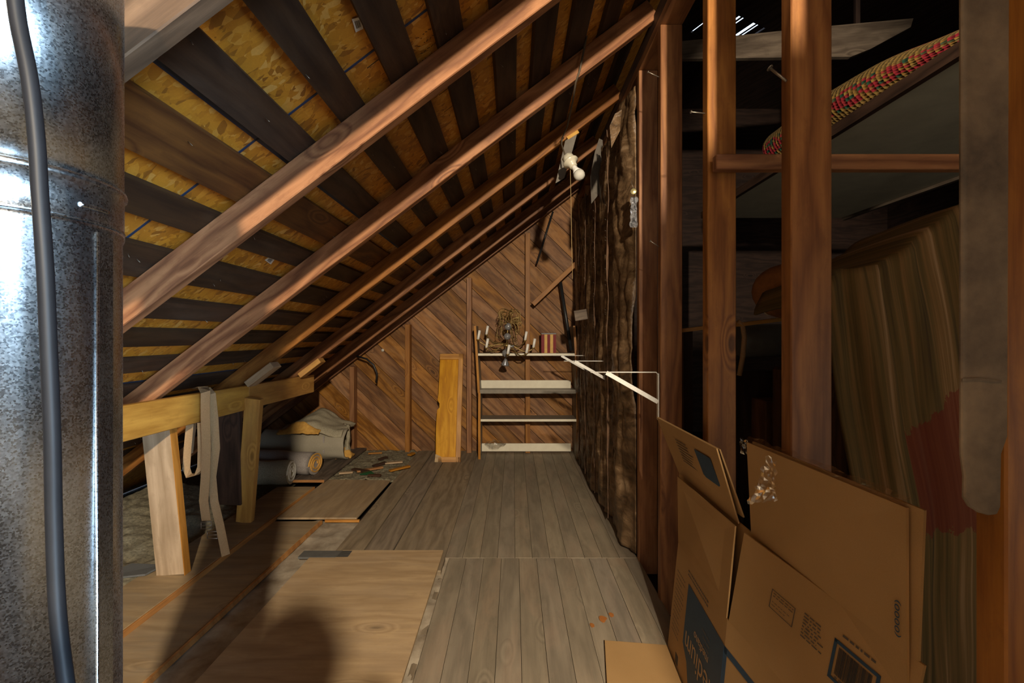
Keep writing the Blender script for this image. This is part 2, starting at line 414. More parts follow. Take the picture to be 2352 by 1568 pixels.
    def ribbon(s, pts, w_, wdirs, t=.002, mi=0):
        """flat strap through pts, width along wdirs (one vector or one per point)"""
        pts = [Vector(p) for p in pts]; n = len(pts); b0 = len(s.v)
        if not isinstance(wdirs, list): wdirs = [wdirs]*n
        for i, p in enumerate(pts):
            d = (pts[min(i+1, n-1)]-pts[max(i-1, 0)]).normalized(); W = Vector(wdirs[i]).normalized(); W = (W-d*W.dot(d)).normalized(); T = d.cross(W)
            for a, b in ((-1, -1), (1, -1), (1, 1), (-1, 1)): s.v.append(p+W*a*w_/2+T*b*t/2)
        for i in range(n-1):
            for k in range(4):
                k2 = (k+1) % 4
                s.face([b0+i*4+k, b0+i*4+k2, b0+i*4+4+k2, b0+i*4+4+k], [(i*.05, k*.02), (i*.05, k*.02+.02), (i*.05+.05, k*.02+.02), (i*.05+.05, k*.02)], (.5, .5), mi)
        s.face([b0+3, b0+2, b0+1, b0], [(0, 0)]*4); e = b0+(n-1)*4; s.face([e, e+1, e+2, e+3], [(0, 0)]*4)
        return s
    def build(s, name, mats, parent=None, bevel=0, solid=0, origin=None):
        if not isinstance(mats, (list, tuple)): mats = [mats]
        me = bpy.data.meshes.new(name)
        org = Vector(origin) if origin is not None else sum(s.v, Vector())/max(1, len(s.v))
        if parent is not None: porg = Vector(parent.get('_org', (0, 0, 0)))
        me.from_pydata([p-org for p in s.v], [], s.f)
        u1 = me.uv_layers.new(name='UVMap'); u2 = me.uv_layers.new(name='pid'); li = 0
        for fi, f in enumerate(s.f):
            p = me.polygons[fi]; p.material_index = s.mi[fi]; p.use_smooth = s.sm[fi]
            for k in range(len(f)):
                u1.data[li].uv = s.uv[fi][k]; u2.data[li].uv = s.pid[fi]; li += 1
        me.validate()
        for m in mats: me.materials.append(M[m] if isinstance(m, str) else m)
        o = bpy.data.objects.new(name, me); COL.objects.link(o)
        if parent is not None:
            o.parent = parent; o.location = org-porg
        else: o.location = org
        o['_org'] = tuple(org)
        if bevel:
            b = o.modifiers.new('bevel', 'BEVEL'); b.width = bevel; b.segments = 1; b.limit_method = 'ANGLE'
        if solid:
            b = o.modifiers.new('solidify', 'SOLIDIFY'); b.thickness = solid
        return o

def empty(name, loc):
    o = bpy.data.objects.new(name, None); COL.objects.link(o); o.location = loc; o.empty_display_size = .1; o['_org'] = tuple(loc); return o
def tag(o, label, cat, group=None, kind=None):
    o['label'] = label; o['category'] = cat
    if group: o['group'] = group
    if kind: o['kind'] = kind
    return o
def struct(o): o['kind'] = 'structure'; return o

def text(body, width, origin, xdir, ydir, mat, parent, name='lettering', height=None):
    """printed lettering: glyph outlines turned to a thin mesh, fitted to a width"""
    cu = bpy.data.curves.new('t', 'FONT'); cu.body = body; cu.extrude = .0001; cu.resolution_u = 3
    to = bpy.data.objects.new('t', cu); COL.objects.link(to)
    dg = bpy.context.evaluated_depsgraph_get(); me = bpy.data.meshes.new_from_object(to.evaluated_get(dg))
    bpy.data.objects.remove(to)
    xs = [v.co.x for v in me.vertices]; ys = [v.co.y for v in me.vertices]
    x0, x1 = min(xs), max(xs); sx = width/(x1-x0); sy = sx if height is None else height/(max(ys)-min(ys))
    X = Vector(xdir).normalized(); Y = Vector(ydir).normalized(); Z = X.cross(Y).normalized(); o = Vector(origin)
    pts = [o+X*(v.co.x-x0)*sx+Y*v.co.y*sy+Z*(v.co.z+.0006) for v in me.vertices]
    org = sum(pts, Vector())/len(pts)
    for v, p in zip(me.vertices, pts): v.co = p-org
    me.name = name; me.materials.clear(); me.materials.append(M[mat])
    ob = bpy.data.objects.new(name, me); COL.objects.link(ob); ob.parent = parent
    ob.location = org-Vector(parent['_org']) if parent else org
    return ob
ORD = ['zeroth', 'first', 'second', 'third', 'fourth', 'fifth', 'sixth', 'seventh', 'eighth', 'ninth', 'tenth', 'eleventh', 'twelfth', 'thirteenth', 'fourteenth', 'fifteenth', 'sixteenth', 'seventeenth', 'eighteenth', 'nineteenth', 'twentieth', 'twenty-first', 'twenty-second', 'twenty-third', 'twenty-fourth']
X_, Y_, Z_ = Vector((1, 0, 0)), Vector((0, 1, 0)), Vector((0, 0, 1))

# ------------------------------------------------------------------ setting: floor
SL = .76; AL = math.atan(SL); RD = Vector((math.cos(AL), 0, math.sin(AL))); RN = Vector((-math.sin(AL), 0, math.cos(AL)))
RZ = 1.978                       # underside of the rafters: z = RZ + SL*x
def rz(x, off=0): return RZ+SL*x+off/math.cos(AL)
fl = MB()
x = -.335; i = 0                 # narrow grey painted boards, two courses meeting at y = 2.22
while x < .58:
    for (y0, y1) in ((-2.3, 2.217), (2.222, 4.30)):
        xx = x+(.02 if y0 < 0 else 0); wd = min(.0845, .605-xx)
        fl.box((xx+wd/2, (y0+y1)/2, -.0125+random.uniform(-.0008, .0008)), Y_, X_, Z_, (y1-y0, wd-.0010, .025))
    x += .0852; i += 1
# wide planks beside them
for a, b in ((-.335, -.605), (-.609, -.752), (-.757, -.90)):
    fl.box(((a+b)/2, 3.2, -.0125), Y_, X_, Z_, (2.2, abs(a-b)-.003, .025), 1)
fl.box((-.335, -.05, -.035), Y_, X_, Z_, (4.5, .02, .02), 1)
struct(fl.build('floor', ['floor', 'plank']))
b = MB(); b.box((.6, 1.6, -.11), Y_, X_, Z_, (8.6, 9.4, .04)); struct(b.build('floor', ['deep']))
b = MB()
def fdust(u, v):
    x = -1.22+u*.90; y = -1.0+v*3.72
    return (x, y, -.022+.010*noise.noise(Vector((x*9, y*9, 0)))+.008*noise.noise(Vector((x*30, y*22, 3))))
b.grid(fdust, 50, 150)
struct(b.build('floor', ['dust'], solid=.01))

# ------------------------------------------------------------------ setting: back wall of diagonal boards
YW = 4.30
bw = MB()
dirn = Vector((1, 0, -.97)).normalized(); nrm = Vector((.97, 0, 1)).normalized()
def clip(poly, px, pz, nx, nz):
    out = []
    for i in range(len(poly)):
        a, b_ = poly[i], poly[(i+1) % len(poly)]
        da = (a[0]-px)*nx+(a[1]-pz)*nz; db = (b_[0]-px)*nx+(b_[1]-pz)*nz
        if da <= 0: out.append(a)
        if (da < 0 < db) or (db < 0 < da):
            t = da/(da-db); out.append((a[0]+(b_[0]-a[0])*t, a[1]+(b_[1]-a[1])*t))
    return out
k = -4.2
while k < 4.2:
    wd = .139; a0 = Vector((-1.0, 0, .9))+nrm*k
    cs = [a0-dirn*4-nrm*(wd/2), a0+dirn*4-nrm*(wd/2), a0+dirn*4+nrm*(wd/2), a0-dirn*4+nrm*(wd/2)]
    poly = [(c.x, c.z) for c in cs]
    for (px, pz, nx, nz) in ((-2.75, 0, -1, 0), (.72, 0, 1, 0), (0, -.06, 0, -1), (0, RZ+.14, -SL, 1)):
        poly = clip(poly, px, pz, nx, nz)
        if len(poly) < 3: break
    if len(poly) >= 3:
        pid = (random.random(), random.random()); ou, ov = random.uniform(0, 30), random.uniform(0, 30); b0 = len(bw.v); n = len(poly)
        yy = YW+random.uniform(-.001, .001)
        for (px, pz) in poly: bw.v.append(Vector((px, yy, pz)))
        for (px, pz) in poly: bw.v.append(Vector((px, yy+.02, pz)))
        uv = [((Vector((px, 0, pz))-a0).dot(dirn)+ou, (Vector((px, 0, pz))-a0).dot(nrm)+ov) for px, pz in poly]
        bw.face([b0+i for i in range(n)], uv, pid); bw.face([b0+n+i for i in range(n)][::-1], uv[::-1], pid)
        for i in range(n): j = (i+1) % n; bw.face([b0+j, b0+i, b0+n+i, b0+n+j], [uv[j], uv[i], uv[i], uv[j]], pid)
    k += .1430
struct(bw.build('wall_back', ['wall']))
b = MB(); b.box((-1.0, YW+.045, 1.2), X_, Z_, Y_, (4.2, 3.2, .03)); struct(b.build('wall_back', ['deep']))
for nm, xx in (('leftmost', -1.50), ('second from the left', -.985), ('third from the left, left of the white shelves', -.414), ('rightmost, behind the white shelves', .13)):
    top = rz(xx)-.04; b = MB(); b.box((xx, YW-.045, top/2), Z_, X_, Y_, (top, .044, .088))
    tag(b.build('wall_stud', 'wallstud', bevel=.002), 'narrow brown stud against the diagonal boards, '+nm, 'stud', 'studs on the end wall')
b = MB(); b.box((0, -2.35, 1.0), X_, Z_, Y_, (9, 5.6, .04)); 
# gable wall behind the camera with a window opening
rw = MB()
for (x0, x1, z0, z1) in ((-4, -1.3, -.1, 4), (-.7, 5, -.1, 4), (-1.3, -.7, -.1, .85), (-1.3, -.7, 1.65, 4)):
    rw.box(((x0+x1)/2, -2.3, (z0+z1)/2), X_, Z_, Y_, (x1-x0, z1-z0, .03))
struct(rw.build('wall_rear', ['darkwood']))

# ------------------------------------------------------------------ setting: roof panels (ceiling)
SHEATH = .109/math.cos(AL)      # rafters .089 + boards .020
ce = MB()
def roofp(x, y, off): return Vector((x, y, RZ+SL*x+off/math.cos(AL)))
seamx = [-2.9, -1.62, -.678, .30, .74]; seamy = [-2.3, -1.25, 1.20, 3.64, 4.34]
for i in range(4):
    for j in range(4):
        x0, x1 = seamx[i]+.002, seamx[i+1]-.002; y0, y1 = seamy[j]+.0015, seamy[j+1]-.0015
        q = [roofp(x0, y0, .110), roofp(x1, y0, .110), roofp(x1, y1, .110), roofp(x0, y1, .110)]
        ce.slab(q, .012, 0)
for x0 in seamx[1:4]:           # blue painted panel edges
    ce.slab([roofp(x0-.003, -2.3, .1085), roofp(x0+.006, -2.3, .1085), roofp(x0+.006, 4.3, .1085), roofp(x0-.003, 4.3, .1085)], .002, 1)
for y0 in seamy[1:4]:
    ce.slab([roofp(-2.9, y0-.003, .1085), roofp(.7, y0-.003, .1085), roofp(.7, y0+.004, .1085), roofp(-2.9, y0+.004, .1085)], .002, 1)
co = ce.build('ceiling', ['osb', 'bluechalk']); struct(co)
rr = random.Random(8); sm = MB()
for row in range(9):            # faded mill print between the boards
    yy = 1.27+row*.032
    for (x0, x1) in ((-.275, -.225),):
        x = x0
        while x < x1:
            l = rr.uniform(.003, .008)
            if rr.random() < .75:
                a = rr.uniform(-.005, .005); sm.slab([roofp(x, yy+a, .1092), roofp(x+l, yy-a*.5, .1092), roofp(x+l, yy+.003-a*.5, .1092), roofp(x, yy+.003+a, .1092)], .0002)
            x += l+.003
for (x0, yy) in ((-.40, 1.24), (-.26, 1.58), (-.26, 1.70), (-.26, 1.12)): sm.slab([roofp(x0, yy, .1092), roofp(x0+.06, yy, .1092), roofp(x0+.06, yy+.004, .1092), roofp(x0, yy+.004, .1092)], .0002)
po = sm.build('mill_print', 'scribble', co)
# dark roof boards running the length of the attic over the rafters
px = [-.03-.147*i for i in range(17)] + [.117, .264, .411, .558]
px = sorted(px)
rr = random.Random(3)
for i, x0 in enumerate(px):
    m = 'darkboard'; wd = .093+rr.uniform(-.006, .008)
    xj = x0+rr.uniform(-.012, .012)
    if abs(x0+.765) < .01: m = 'redboard'; wd = .125
    if i in (2, 4, 9): wd = .12
    b = MB(); c = roofp(xj, 0, .099)
    segs = [(-2.28, 4.29)]
    if abs(x0+.60) < .16: segs = [(.66, 4.29)]
    for (y0, y1) in segs:
        c = roofp(xj, (y0+y1)/2, .0995); b.box(c, Y_, RD, RN, (y1-y0, wd, .019))
    for k in range(9):
        p = roofp(xj+rr.uniform(-.03, .03), rr.uniform(.7, 4.2), .089)
        b.tube([p, p-RN*.012+Vector((rr.uniform(-.004, .004), rr.uniform(-.003, .003), 0))], .0009, 4, 1)
    lab = 'dark rough roof board under the orange panels, %s up from the eaves' % ORD[i+1]
    if m == 'redboard': lab = 'wider reddish brown roof board with a black knot, high on the slope beside the duct'
    tag(b.build('roof_board', [m, 'iron']), lab, 'board', 'skip boards over the rafters')
# rafters
RY = [.71, 1.33, 1.95, 2.60, 3.27, 3.88]
names = ['nearest, crossing the top left corner behind the metal duct', 'second from the camera, the largest full one', 'third from the camera, hooking the lamp cord', 'fourth from the camera, with the grey paper hanging', 'fifth from the camera', 'sixth, last before the one on the end wall']
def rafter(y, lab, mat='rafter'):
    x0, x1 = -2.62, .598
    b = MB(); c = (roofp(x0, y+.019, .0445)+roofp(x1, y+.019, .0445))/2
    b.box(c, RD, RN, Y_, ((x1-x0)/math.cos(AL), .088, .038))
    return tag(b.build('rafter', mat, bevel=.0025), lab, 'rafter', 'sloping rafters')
for y, n in zip(RY, names): rafter(y, 'reddish brown sloping roof rafter, '+n, 'shaderafter' if y < 1 else 'rafter')
rafter(4.20, 'dark sloping rafter lying right against the diagonal board end wall')


# ------------------------------------------------------------------ setting: right-hand attic beyond the studs
rt = MB()
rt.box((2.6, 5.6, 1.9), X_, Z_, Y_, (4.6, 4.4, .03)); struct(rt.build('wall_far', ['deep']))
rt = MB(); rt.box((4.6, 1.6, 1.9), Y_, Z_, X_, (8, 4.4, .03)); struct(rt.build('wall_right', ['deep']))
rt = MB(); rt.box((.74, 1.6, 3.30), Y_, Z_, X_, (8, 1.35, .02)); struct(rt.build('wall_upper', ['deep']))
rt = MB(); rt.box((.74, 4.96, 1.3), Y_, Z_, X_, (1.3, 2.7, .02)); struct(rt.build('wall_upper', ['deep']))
zc = CAM_Z+2.8
ur = Vector((.13, -.26, 0)).normalized(); vr = Vector((.26, .13, 0)).normalized(); oc = Vector((1.95, 4.15, zc))
rt = MB(); HL, HW = .34, .62
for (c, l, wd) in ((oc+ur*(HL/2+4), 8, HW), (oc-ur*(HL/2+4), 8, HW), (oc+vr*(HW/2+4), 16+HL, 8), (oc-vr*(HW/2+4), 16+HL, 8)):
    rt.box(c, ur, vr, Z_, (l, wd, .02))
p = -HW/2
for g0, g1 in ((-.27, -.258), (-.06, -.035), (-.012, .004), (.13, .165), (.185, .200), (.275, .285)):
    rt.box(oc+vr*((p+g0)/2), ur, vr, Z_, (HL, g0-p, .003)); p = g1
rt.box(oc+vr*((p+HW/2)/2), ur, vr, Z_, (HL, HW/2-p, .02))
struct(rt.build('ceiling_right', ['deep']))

# ------------------------------------------------------------------ right stud wall
STY = [.555, .985, 1.41, 1.86, 2.18, 2.60, 3.02, 3.44, 3.84, 4.19]
snm = ['nearest, at the right edge, carrying the canvas strip', 'second from the camera, with a big nail', 'third from the camera, carrying the small crossbar', 'fourth from the camera', 'fifth from the camera, beside the insulation',
       'sixth, between the first two insulation batts', 'seventh, between the second and third insulation batts', 'eighth, between the third and fourth insulation batts', 'ninth, between the last two insulation batts', 'tenth, in the corner by the end wall']
for i, (y, n) in enumerate(zip(STY, snm)):
    top = 2.355
    b = MB(); b.box((.645, y+.019, top/2-.03), Z_, X_, Y_, (top+.06, .089, .038))
    tag(b.build('wall_stud', 'stud', bevel=.0025), 'brown upright stud, '+n, 'stud', 'studs of the open wall')
for y in (-1.55, -1.95):
    b = MB(); b.box((.645, y, 1.15), Z_, X_, Y_, (2.41, .089, .038)); tag(b.build('wall_stud', 'stud'), 'brown wall stud behind the camera', 'stud', 'studs of the open wall')
b = MB(); b.box((.645, 1.0, 2.375), Y_, X_, Z_, (6.5, .089, .038)); tag(b.build('top_plate', 'stud'), 'long dark plate nailed along the tops of the open wall studs', 'plate')
b = MB(); b.box((.625, 1.0, 2.425), Y_, X_, Z_, (6.5, .05, .06)); tag(b.build('ledger', 'darkwood'), 'dark ledger board where the rafters end above the studs', 'board')
b = MB(); b.box((.645, 3.3, .019), Y_, X_, Z_, (1.9, .089, .036)); tag(b.build('sole_plate', 'stud'), 'bottom plate under the insulated part of the open wall', 'plate')
b = MB(); b.bar(at(1641, 375, 1.375), at(2230, 375, 1.375), .046, .03, Z_)
tag(b.build('crossbar', 'stud', bevel=.002), 'small horizontal wooden bar nailed across the third stud', 'bar')

# big nails on the studs
for (a, q, r, lab) in ((at(1768, 156, 1.02), Vector((.600, 1.0, CAM_Z+.56)), .0028, 'long pale nail jutting from the second stud'),
                       (at(1587, 257, 1.42), Vector((.600, 1.43, CAM_Z+.70)), .0018, 'thin nail sticking out level from the third stud'),
                       (at(1493, 553, 1.87), Vector((.600, 1.88, CAM_Z+.37)), .002, 'nail poking out of the fourth stud at mid height'),
                       (at(1488, 165, 1.87), Vector((.600, 1.88, CAM_Z+1.07)), .002, 'nail poking out high on the fourth stud')):
    b = MB(); d = (q-a).normalized(); b.tube([a, q], r, 8); b.tube([a-d*.0005, a+d*.0015], r*2.6, 10)
    tag(b.build('nail', 'iron'), lab, 'nail', 'nails in the studs')

# ------------------------------------------------------------------ insulation batts
bays = [(2.22, 2.61), (2.63, 3.03), (3.05, 3.45), (3.47, 3.85), (3.87, 4.20)]
for bi, (y0, y1) in enumerate(bays):
    lab = 'creased brown kraft-faced insulation batt, %s from the near end' % ORD[bi+1]
    rr = random.Random(20+bi); root = empty('insulation_batt', (.6, (y0+y1)/2, 0)); tag(root, lab, 'insulation', 'insulation batts between the studs')
    def f(u, v, y0=y0, y1=y1, bi=bi):
        z = .02+v*(2.28-.05*bi); y = y0+u*(y1-y0)
        bul = math.sin(math.pi*min(1, max(0, u)))**.6*.042
        p = Vector((y*7+bi*9, z*1.6, bi*3.3)); q = Vector((y*24, z*5, bi))
        r_ = abs(noise.noise(Vector((y*11+bi, z*2.6, 5))))
        x = .598-bul-.030*noise.noise(p)-.010*noise.noise(q)+.040*(.25-r_)-.006*noise.noise(Vector((y*26, z*24, 2)))-.012*abs(noise.noise(Vector((y*6, z*9, bi*2+1))))
        return (max((.50, .505, .51, .535, .558)[bi], min(.598, x)), y, z+.05*noise.noise(Vector((y*9, 7, bi)))*(v > .97))
    b = MB(); b.grid(f, 30, 150); b.build('facing', 'kraft', root, solid=.004)
    # curled stapling flange
    b = MB(); pts = []; wd = []
    for k in range(40):
        z = .04+k/39*(2.22-.05*bi); pts.append(((.54, .54, .545, .555, .570)[bi]-.010*noise.noise(Vector((z*5, bi, 1))), y1+.004+.006*noise.noise(Vector((z*4, bi, 9))), z)); wd.append(Vector((.35+noise.noise(Vector((z*3, 2, bi))), 1, 0)))
    b.ribbon(pts, .026, wd, .0015); fo = b.build('flange', 'flange', root); fo['label'] = 'pale pinkish folded stapling edge'
    for k in range(18):
        z = 2.15-k*.062*rr.uniform(.9, 1.1)-.05*bi
        b = MB(); p = Vector(((.532, .537, .542, .552, .566)[bi], y1-.004, z)); b.tube([p+Vector((-.010, .0, .003)), p+Vector((0, .012, 0)), p+Vector((.004, .035, -.002))], .0011, 5)
        so = b.build('staple', 'iron', root)
        if k: pass
b = MB(); pl = [at(1376, 318, 3.0), at(1384, 322, 3.0), at(1387, 372, 3.0), at(1380, 440, 2.98), at(1358, 468, 2.95), at(1356, 405, 2.95), at(1366, 350, 2.98)]
b.prism(pl, (0, -1, 0), .002); tag(b.build('torn_paper', 'greypaper'), 'torn grey paper shred hanging beside the insulation tops', 'paper')
b = MB(); b.prism([at(1412, 262, 2.3), at(1428, 252, 2.3), at(1424, 300, 2.28), at(1404, 340, 2.28), at(1400, 290, 2.3)], (0, -1, 0), .003)
tag(b.build('torn_facing', 'kraft'), 'curled torn strip of facing at the top of the first insulation batt', 'paper')
b = MB(); b.lathe([(.0001, 0), (.012, .001), (.0155, .003), (.012, .005), (.0001, .006)], at(1455, 440, 2.12), (-.3, -1, 0), 20); o = b.build('key_fob', 'gold'); tag(o, 'round gold disc hanging on the stud edge by the insulation', 'disc')
b = MB(); b.tube([at(1455, 432, 2.118), at(1450, 418, 2.13), at(1459, 405, 2.17)], .001, 5); b.build('wire', 'iron', o)
b = MB(); b.grid(lambda u, v: at(1448+u*15+5*noise.noise(Vector((u*6, v*5, 0))), 452+v*70, 2.15+.02*noise.noise(Vector((u*9, v*9, 4)))), 8, 22, smooth=False)
tag(b.build('foil_strip', 'glassy', solid=.001), 'crumpled silvery foil strip under the gold disc', 'foil')
b = MB(); b.box(at(1342, 722, 3.30), Vector((1, 0, .16)), Vector((-.16, 0, 1)), Y_, (.145, .075, .03)); tag(b.build('wood_block', 'greywood', bevel=.002), 'short dark grey wood block with a bent wire, stuck on the insulation', 'block')

# ------------------------------------------------------------------ shelf brackets
for i, (y, n) in enumerate(((1.86, 'nearest of the three'), (2.70, 'middle one of the three'), (3.47, 'farthest of the three'))):
    z = CAM_Z-.147; xw = .594 if i == 0 else .585
    if i: xw = .578
    root = empty('shelf_bracket', (xw, y, z)); tag(root, 'white folding metal shelf bracket on the stud wall, '+n, 'bracket', 'white shelf brackets')
    b = MB(); b.tube([(xw-.28, y, z), (xw-.012, y, z), (xw-.002, y, z-.012)], .0022, 6); b.box((xw-.145, y+.009, z), X_, Y_, Z_, (.268, .020, .003)); b.build('arm', 'bracket', root)
    b = MB(); b.box((xw-.002, y+.009, z-.10), Z_, Y_, X_, (.19, .020, .003)); b.build('upright', 'bracket', root)
    b = MB(); b.bar((xw-.215, y+.002, z-.002), (xw-.004, y+.002, z-.122), .017, .003, Vector((.122, 0, .211))); b.build('brace', 'bracket', root)

# ------------------------------------------------------------------ white shelf unit at the end wall
ys0, ys1 = 4.00, 4.25
root = empty('bookshelf', (.1, 4.12, 0)); tag(root, 'open white and grey bookshelf with bare wood edges against the end wall', 'bookshelf')
def sx(px_): return (px_-1180)*ys0/F
def sz(py_): return CAM_Z+(772-py_)*ys0/F
for nm, (xa, xb, xc) in (('left', (1091, 1100, 1101)), ('right', (1319, 1328, 1327))):
    b = MB(); t = .02
    for (p0, z0, p1, z1) in ((xa, sz(748), xb, sz(902)), (xb+(1 if nm == 'left' else -2), sz(902), xc, 0.0)):
        a = Vector((sx(p0), (ys0+ys1)/2, z0)); c = Vector((sx(p1), (ys0+ys1)/2, z1)); b.bar(a, c, ys1-ys0, t, Y_)
    so = b.build('side_panel', 'greypaint', root, bevel=.001)
    b = MB()
    for (p0, z0, p1, z1) in ((xa, sz(748), xb, sz(902)), (xb+(1 if nm == 'left' else -2), sz(902), xc, 0.0)):
        b.bar(Vector((sx(p0), ys0-.002, z0)), Vector((sx(p1), ys0-.002, z1)), t, .004, X_)
    eo = b.build('front_edge', 'orangewood', so); eo['label'] = 'worn bare wood front edge'
for (y_, x0, x1, lip) in ((814, 1098, 1320, 'white'), (899, 1101, 1327, 'greypaint'), (965, 1104, 1326, 'white')):
    b = MB(); z = sz(y_); xm = (sx(x0)+sx(x1))/2; L = sx(x1)-sx(x0)
    b.box((xm, (ys0+4.205)/2, z), X_, Y_, Z_, (L, 4.205-ys0, .019)); so = b.build('shelf', 'greypaint', root)
    b = MB(); b.box((xm, ys0+.0005, z), X_, Z_, Y_, (L, .020 if lip == 'white' else .034, .004)); lo = b.build('shelf_lip', lip, so)
for (ya, yb) in ((873, 895), (1018, 1036)):
    b = MB(); za, zb = CAM_Z+(772-ya)*4.19/F, CAM_Z+(772-yb)*4.19/F
    b.box((.105, 4.193, (za+zb)/2), X_, Z_, Y_, (.84, za-zb, .012)); o = b.build('back_rail', 'white', root); o['label'] = 'cream painted board across the back'

# striped tin on the top shelf
zt = sz(814)+.0100
xa, xb = sx(1245), sx(1279); root = empty('tin_box', ((xa+xb)/2, 4.12, zt)); tag(root, 'crimson and cream striped tin box standing on the top shelf', 'tin box')
b = MB(); W = xb-xa; H = .168
b.box(((xa+xb)/2, 4.13, zt+H/2), Z_, X_, Y_, (H, W, .10), 0)
for k in (0, 2, 4): 
    b.box((xa+W*(k+.5)/5, 4.079, zt+H/2), Z_, X_, Y_, (H*.98, W/5, .002), 1)
    b.box((xa-.001, 4.088+.02*k, zt+H/2), Z_, Y_, X_, (H*.98, .018, .002), 1)
b.build('tin_body', ['tincream', 'tinred'], root)
b = MB(); b.box(((xa+xb)/2, 4.13, zt+H+.006), X_, Y_, Z_, (W+.006, .106, .012)); b.build('lid', 'tinlid', root, bevel=.002)
# plastic bag on the bottom, behind
b = MB(); b.grid(lambda u, v: Vector((sx(1112)+u*.19, 4.12+.05*math.sin(v*6.28)*math.sin(u*3.14), .105+.05*math.cos(v*6.28)*math.sin(u*3.14)*(.8+.6*noise.noise(Vector((u*5, v*4, 0))))*(1.3-u*.7)+.01*noise.noise(Vector((u*20, v*20, 1))))), 16, 16, smooth=False)
tag(b.build('plastic_bag', 'film'), 'crumpled clear plastic bag at the bottom left of the bookshelf', 'bag')
b = MB(); b.box((.105, 4.12, .028), X_, Y_, Z_, (.84, .13, .045)); 

# ------------------------------------------------------------------ chandelier resting on the top shelf
cx = at(1165, 800, 3.99); root = empty('chandelier', (cx.x, 3.99, zt)); tag(root, 'old brass and glass chandelier with white candle sleeves, slumped on the top shelf', 'chandelier')
ax = (at(1170, 712, 3.97)-at(1160, 838, 3.97)); L = ax.length; axn = ax.normalized(); base = at(1160, 838, 3.97)
H = lambda t: base+ax*t
b = MB(); b.tube([H(.1), H(.98)], .005, 8); b.build('column', 'brass', root)
b = MB(); b.lathe([(.004, .02), (.034, 0), (.030, .012), (.014, .045), (.007, .062)], base, Vector((.12, -.25, 1)), 28, flute=.10); b.build('glass_finial', 'glassy', root)
b = MB(); b.lathe([(.008, 0), (.022, .012), (.034, .035), (.034, .05), (.018, .065), (.008, .072)], H(.14), axn, 24, flute=.06); b.build('glass_bowl', 'glassy', root)
b = MB(); b.tube([H(.28)+Vector((.0, -.01, 0)), H(.34)+Vector((.045, -.012, 0)), H(.36)+Vector((.065, -.01, -.004))], [.016, .012, .006], 10); b.build('glass_bowl', 'glassy', root)
for t, r in ((.52, .031), (.70, .033)):
    b = MB(); b.lathe([(.005, -r), (r*.7, -r*.7), (r, -.2*r), (r, .25*r), (r*.7, .72*r), (.005, r)], H(t), axn, 20); b.build('glass_ball', 'glassy', root)
b = MB(); b.lathe([(.010, 0), (.036, .008), (.030, .022), (.010, .035)], H(.33), axn, 20); b.build('arm_hub', 'brass', root)
hub = H(.36)
cpos = [(1098, 779, 3.97), (1117, 768, 4.09), (1117, 798, 3.90), (1166, 813, 3.80), (1209, 811, 3.87), (1225, 798, 3.97), (1206, 781, 4.09)]
for (px_, py_, d) in cpos:
    e = at(px_, py_, d); mid = (hub+e)/2; dr = (e-hub); 
    pts = []
    for k in range(13):
        t = k/12; p = hub+dr*t; p.z += -.030*math.sin(math.pi*t)+.022*math.sin(2*math.pi*t)*.8
        if t > .85: p.z -= .012*(1-(t-.85)/.15)
        pts.append(p)
    b = MB(); b.tube(pts, .0052, 7)
    # curled leaf on the arm
    c = hub+dr*.55+Vector((0, 0, -.035)); b.tube([c+Vector((dr.normalized().x*.018*math.cos(a)*(1-a/9), dr.normalized().y*.018*math.cos(a), .018*math.sin(a)*(1-a/9))) for a in [k*.55 for k in range(10)]], .002, 5)
    ao = b.build('arm', 'brass', root)
    b = MB(); b.lathe([(.004, -.012), (.013, -.006), (.015, 0), (.009, .002)], e, Z_, 14); b.build('candle_cup', 'brass', ao)
    b = MB(); ln = .078; tip = e+Vector((.014, 0, ln)); b.tube([e, tip], .0115, 14); b.build('candle_sleeve', 'candle', ao)
rr = random.Random(11)
for k in range(32):              # wiry scrolls round the crown
    a = rr.uniform(0, 6.28); t = rr.choice((.98, .93, .88, .8, .74)); s0 = H(t); rad = rr.uniform(.05, .105); dv = Vector((math.cos(a), math.sin(a)*.7, 0)); drop = rr.uniform(-.03, .17); 
    pts = []
    for j in range(9): 
        q = j/8; pts.append(s0+dv*rad*math.sin(q*1.9)/.95+Vector((0, 0, .03*math.sin(q*3.1)-drop*q*q)))
    e = pts[-1]; cr = rr.uniform(.013, .022); sg = rr.choice((-1, 1))
    for j in range(1, 9):
        w_ = j*.7; pts.append(e+dv*(cr*math.sin(w_))+Vector((0, 0, -sg*cr*(1-math.cos(w_)))))
    b = MB(); b.tube(pts, .0023, 5); b.build('wire_scroll', 'brass', root)

# ------------------------------------------------------------------ things on the end wall
def pole(name, a, b_, r, mat, lab, cat, pts=None):
    m = MB(); m.tube(pts or [a, b_], r, 12); return tag(m.build(name, mat), lab, cat)
pole('metal_rod', at(1287, 648, 4.19), at(1312, 805, 4.12), .016, 'black', 'black rod leaning in the corner behind the bookshelf', 'rod')
pole('metal_rod', at(1270, 486, 4.14), at(1233, 605, 4.17), .009, 'black', 'thin black rod hanging high on the end wall', 'rod')
pole('cable', None, None, .009, 'black', 'bent black cable sticking out at the lower left of the end wall', 'cable', [at(820, 818, 4.15), at(842, 824, 4.1), at(858, 838, 4.1), at(866, 858, 4.1), at(864, 878, 4.12)])
b = MB(); b.bar(at(1224, 699, 4.16), at(1322, 606, 4.16), .042, .035, Vector((1, 0, 1.0))); tag(b.build('diagonal_brace', 'wallstud', bevel=.002), 'short diagonal wooden brace beside the rightmost wall stud', 'brace')
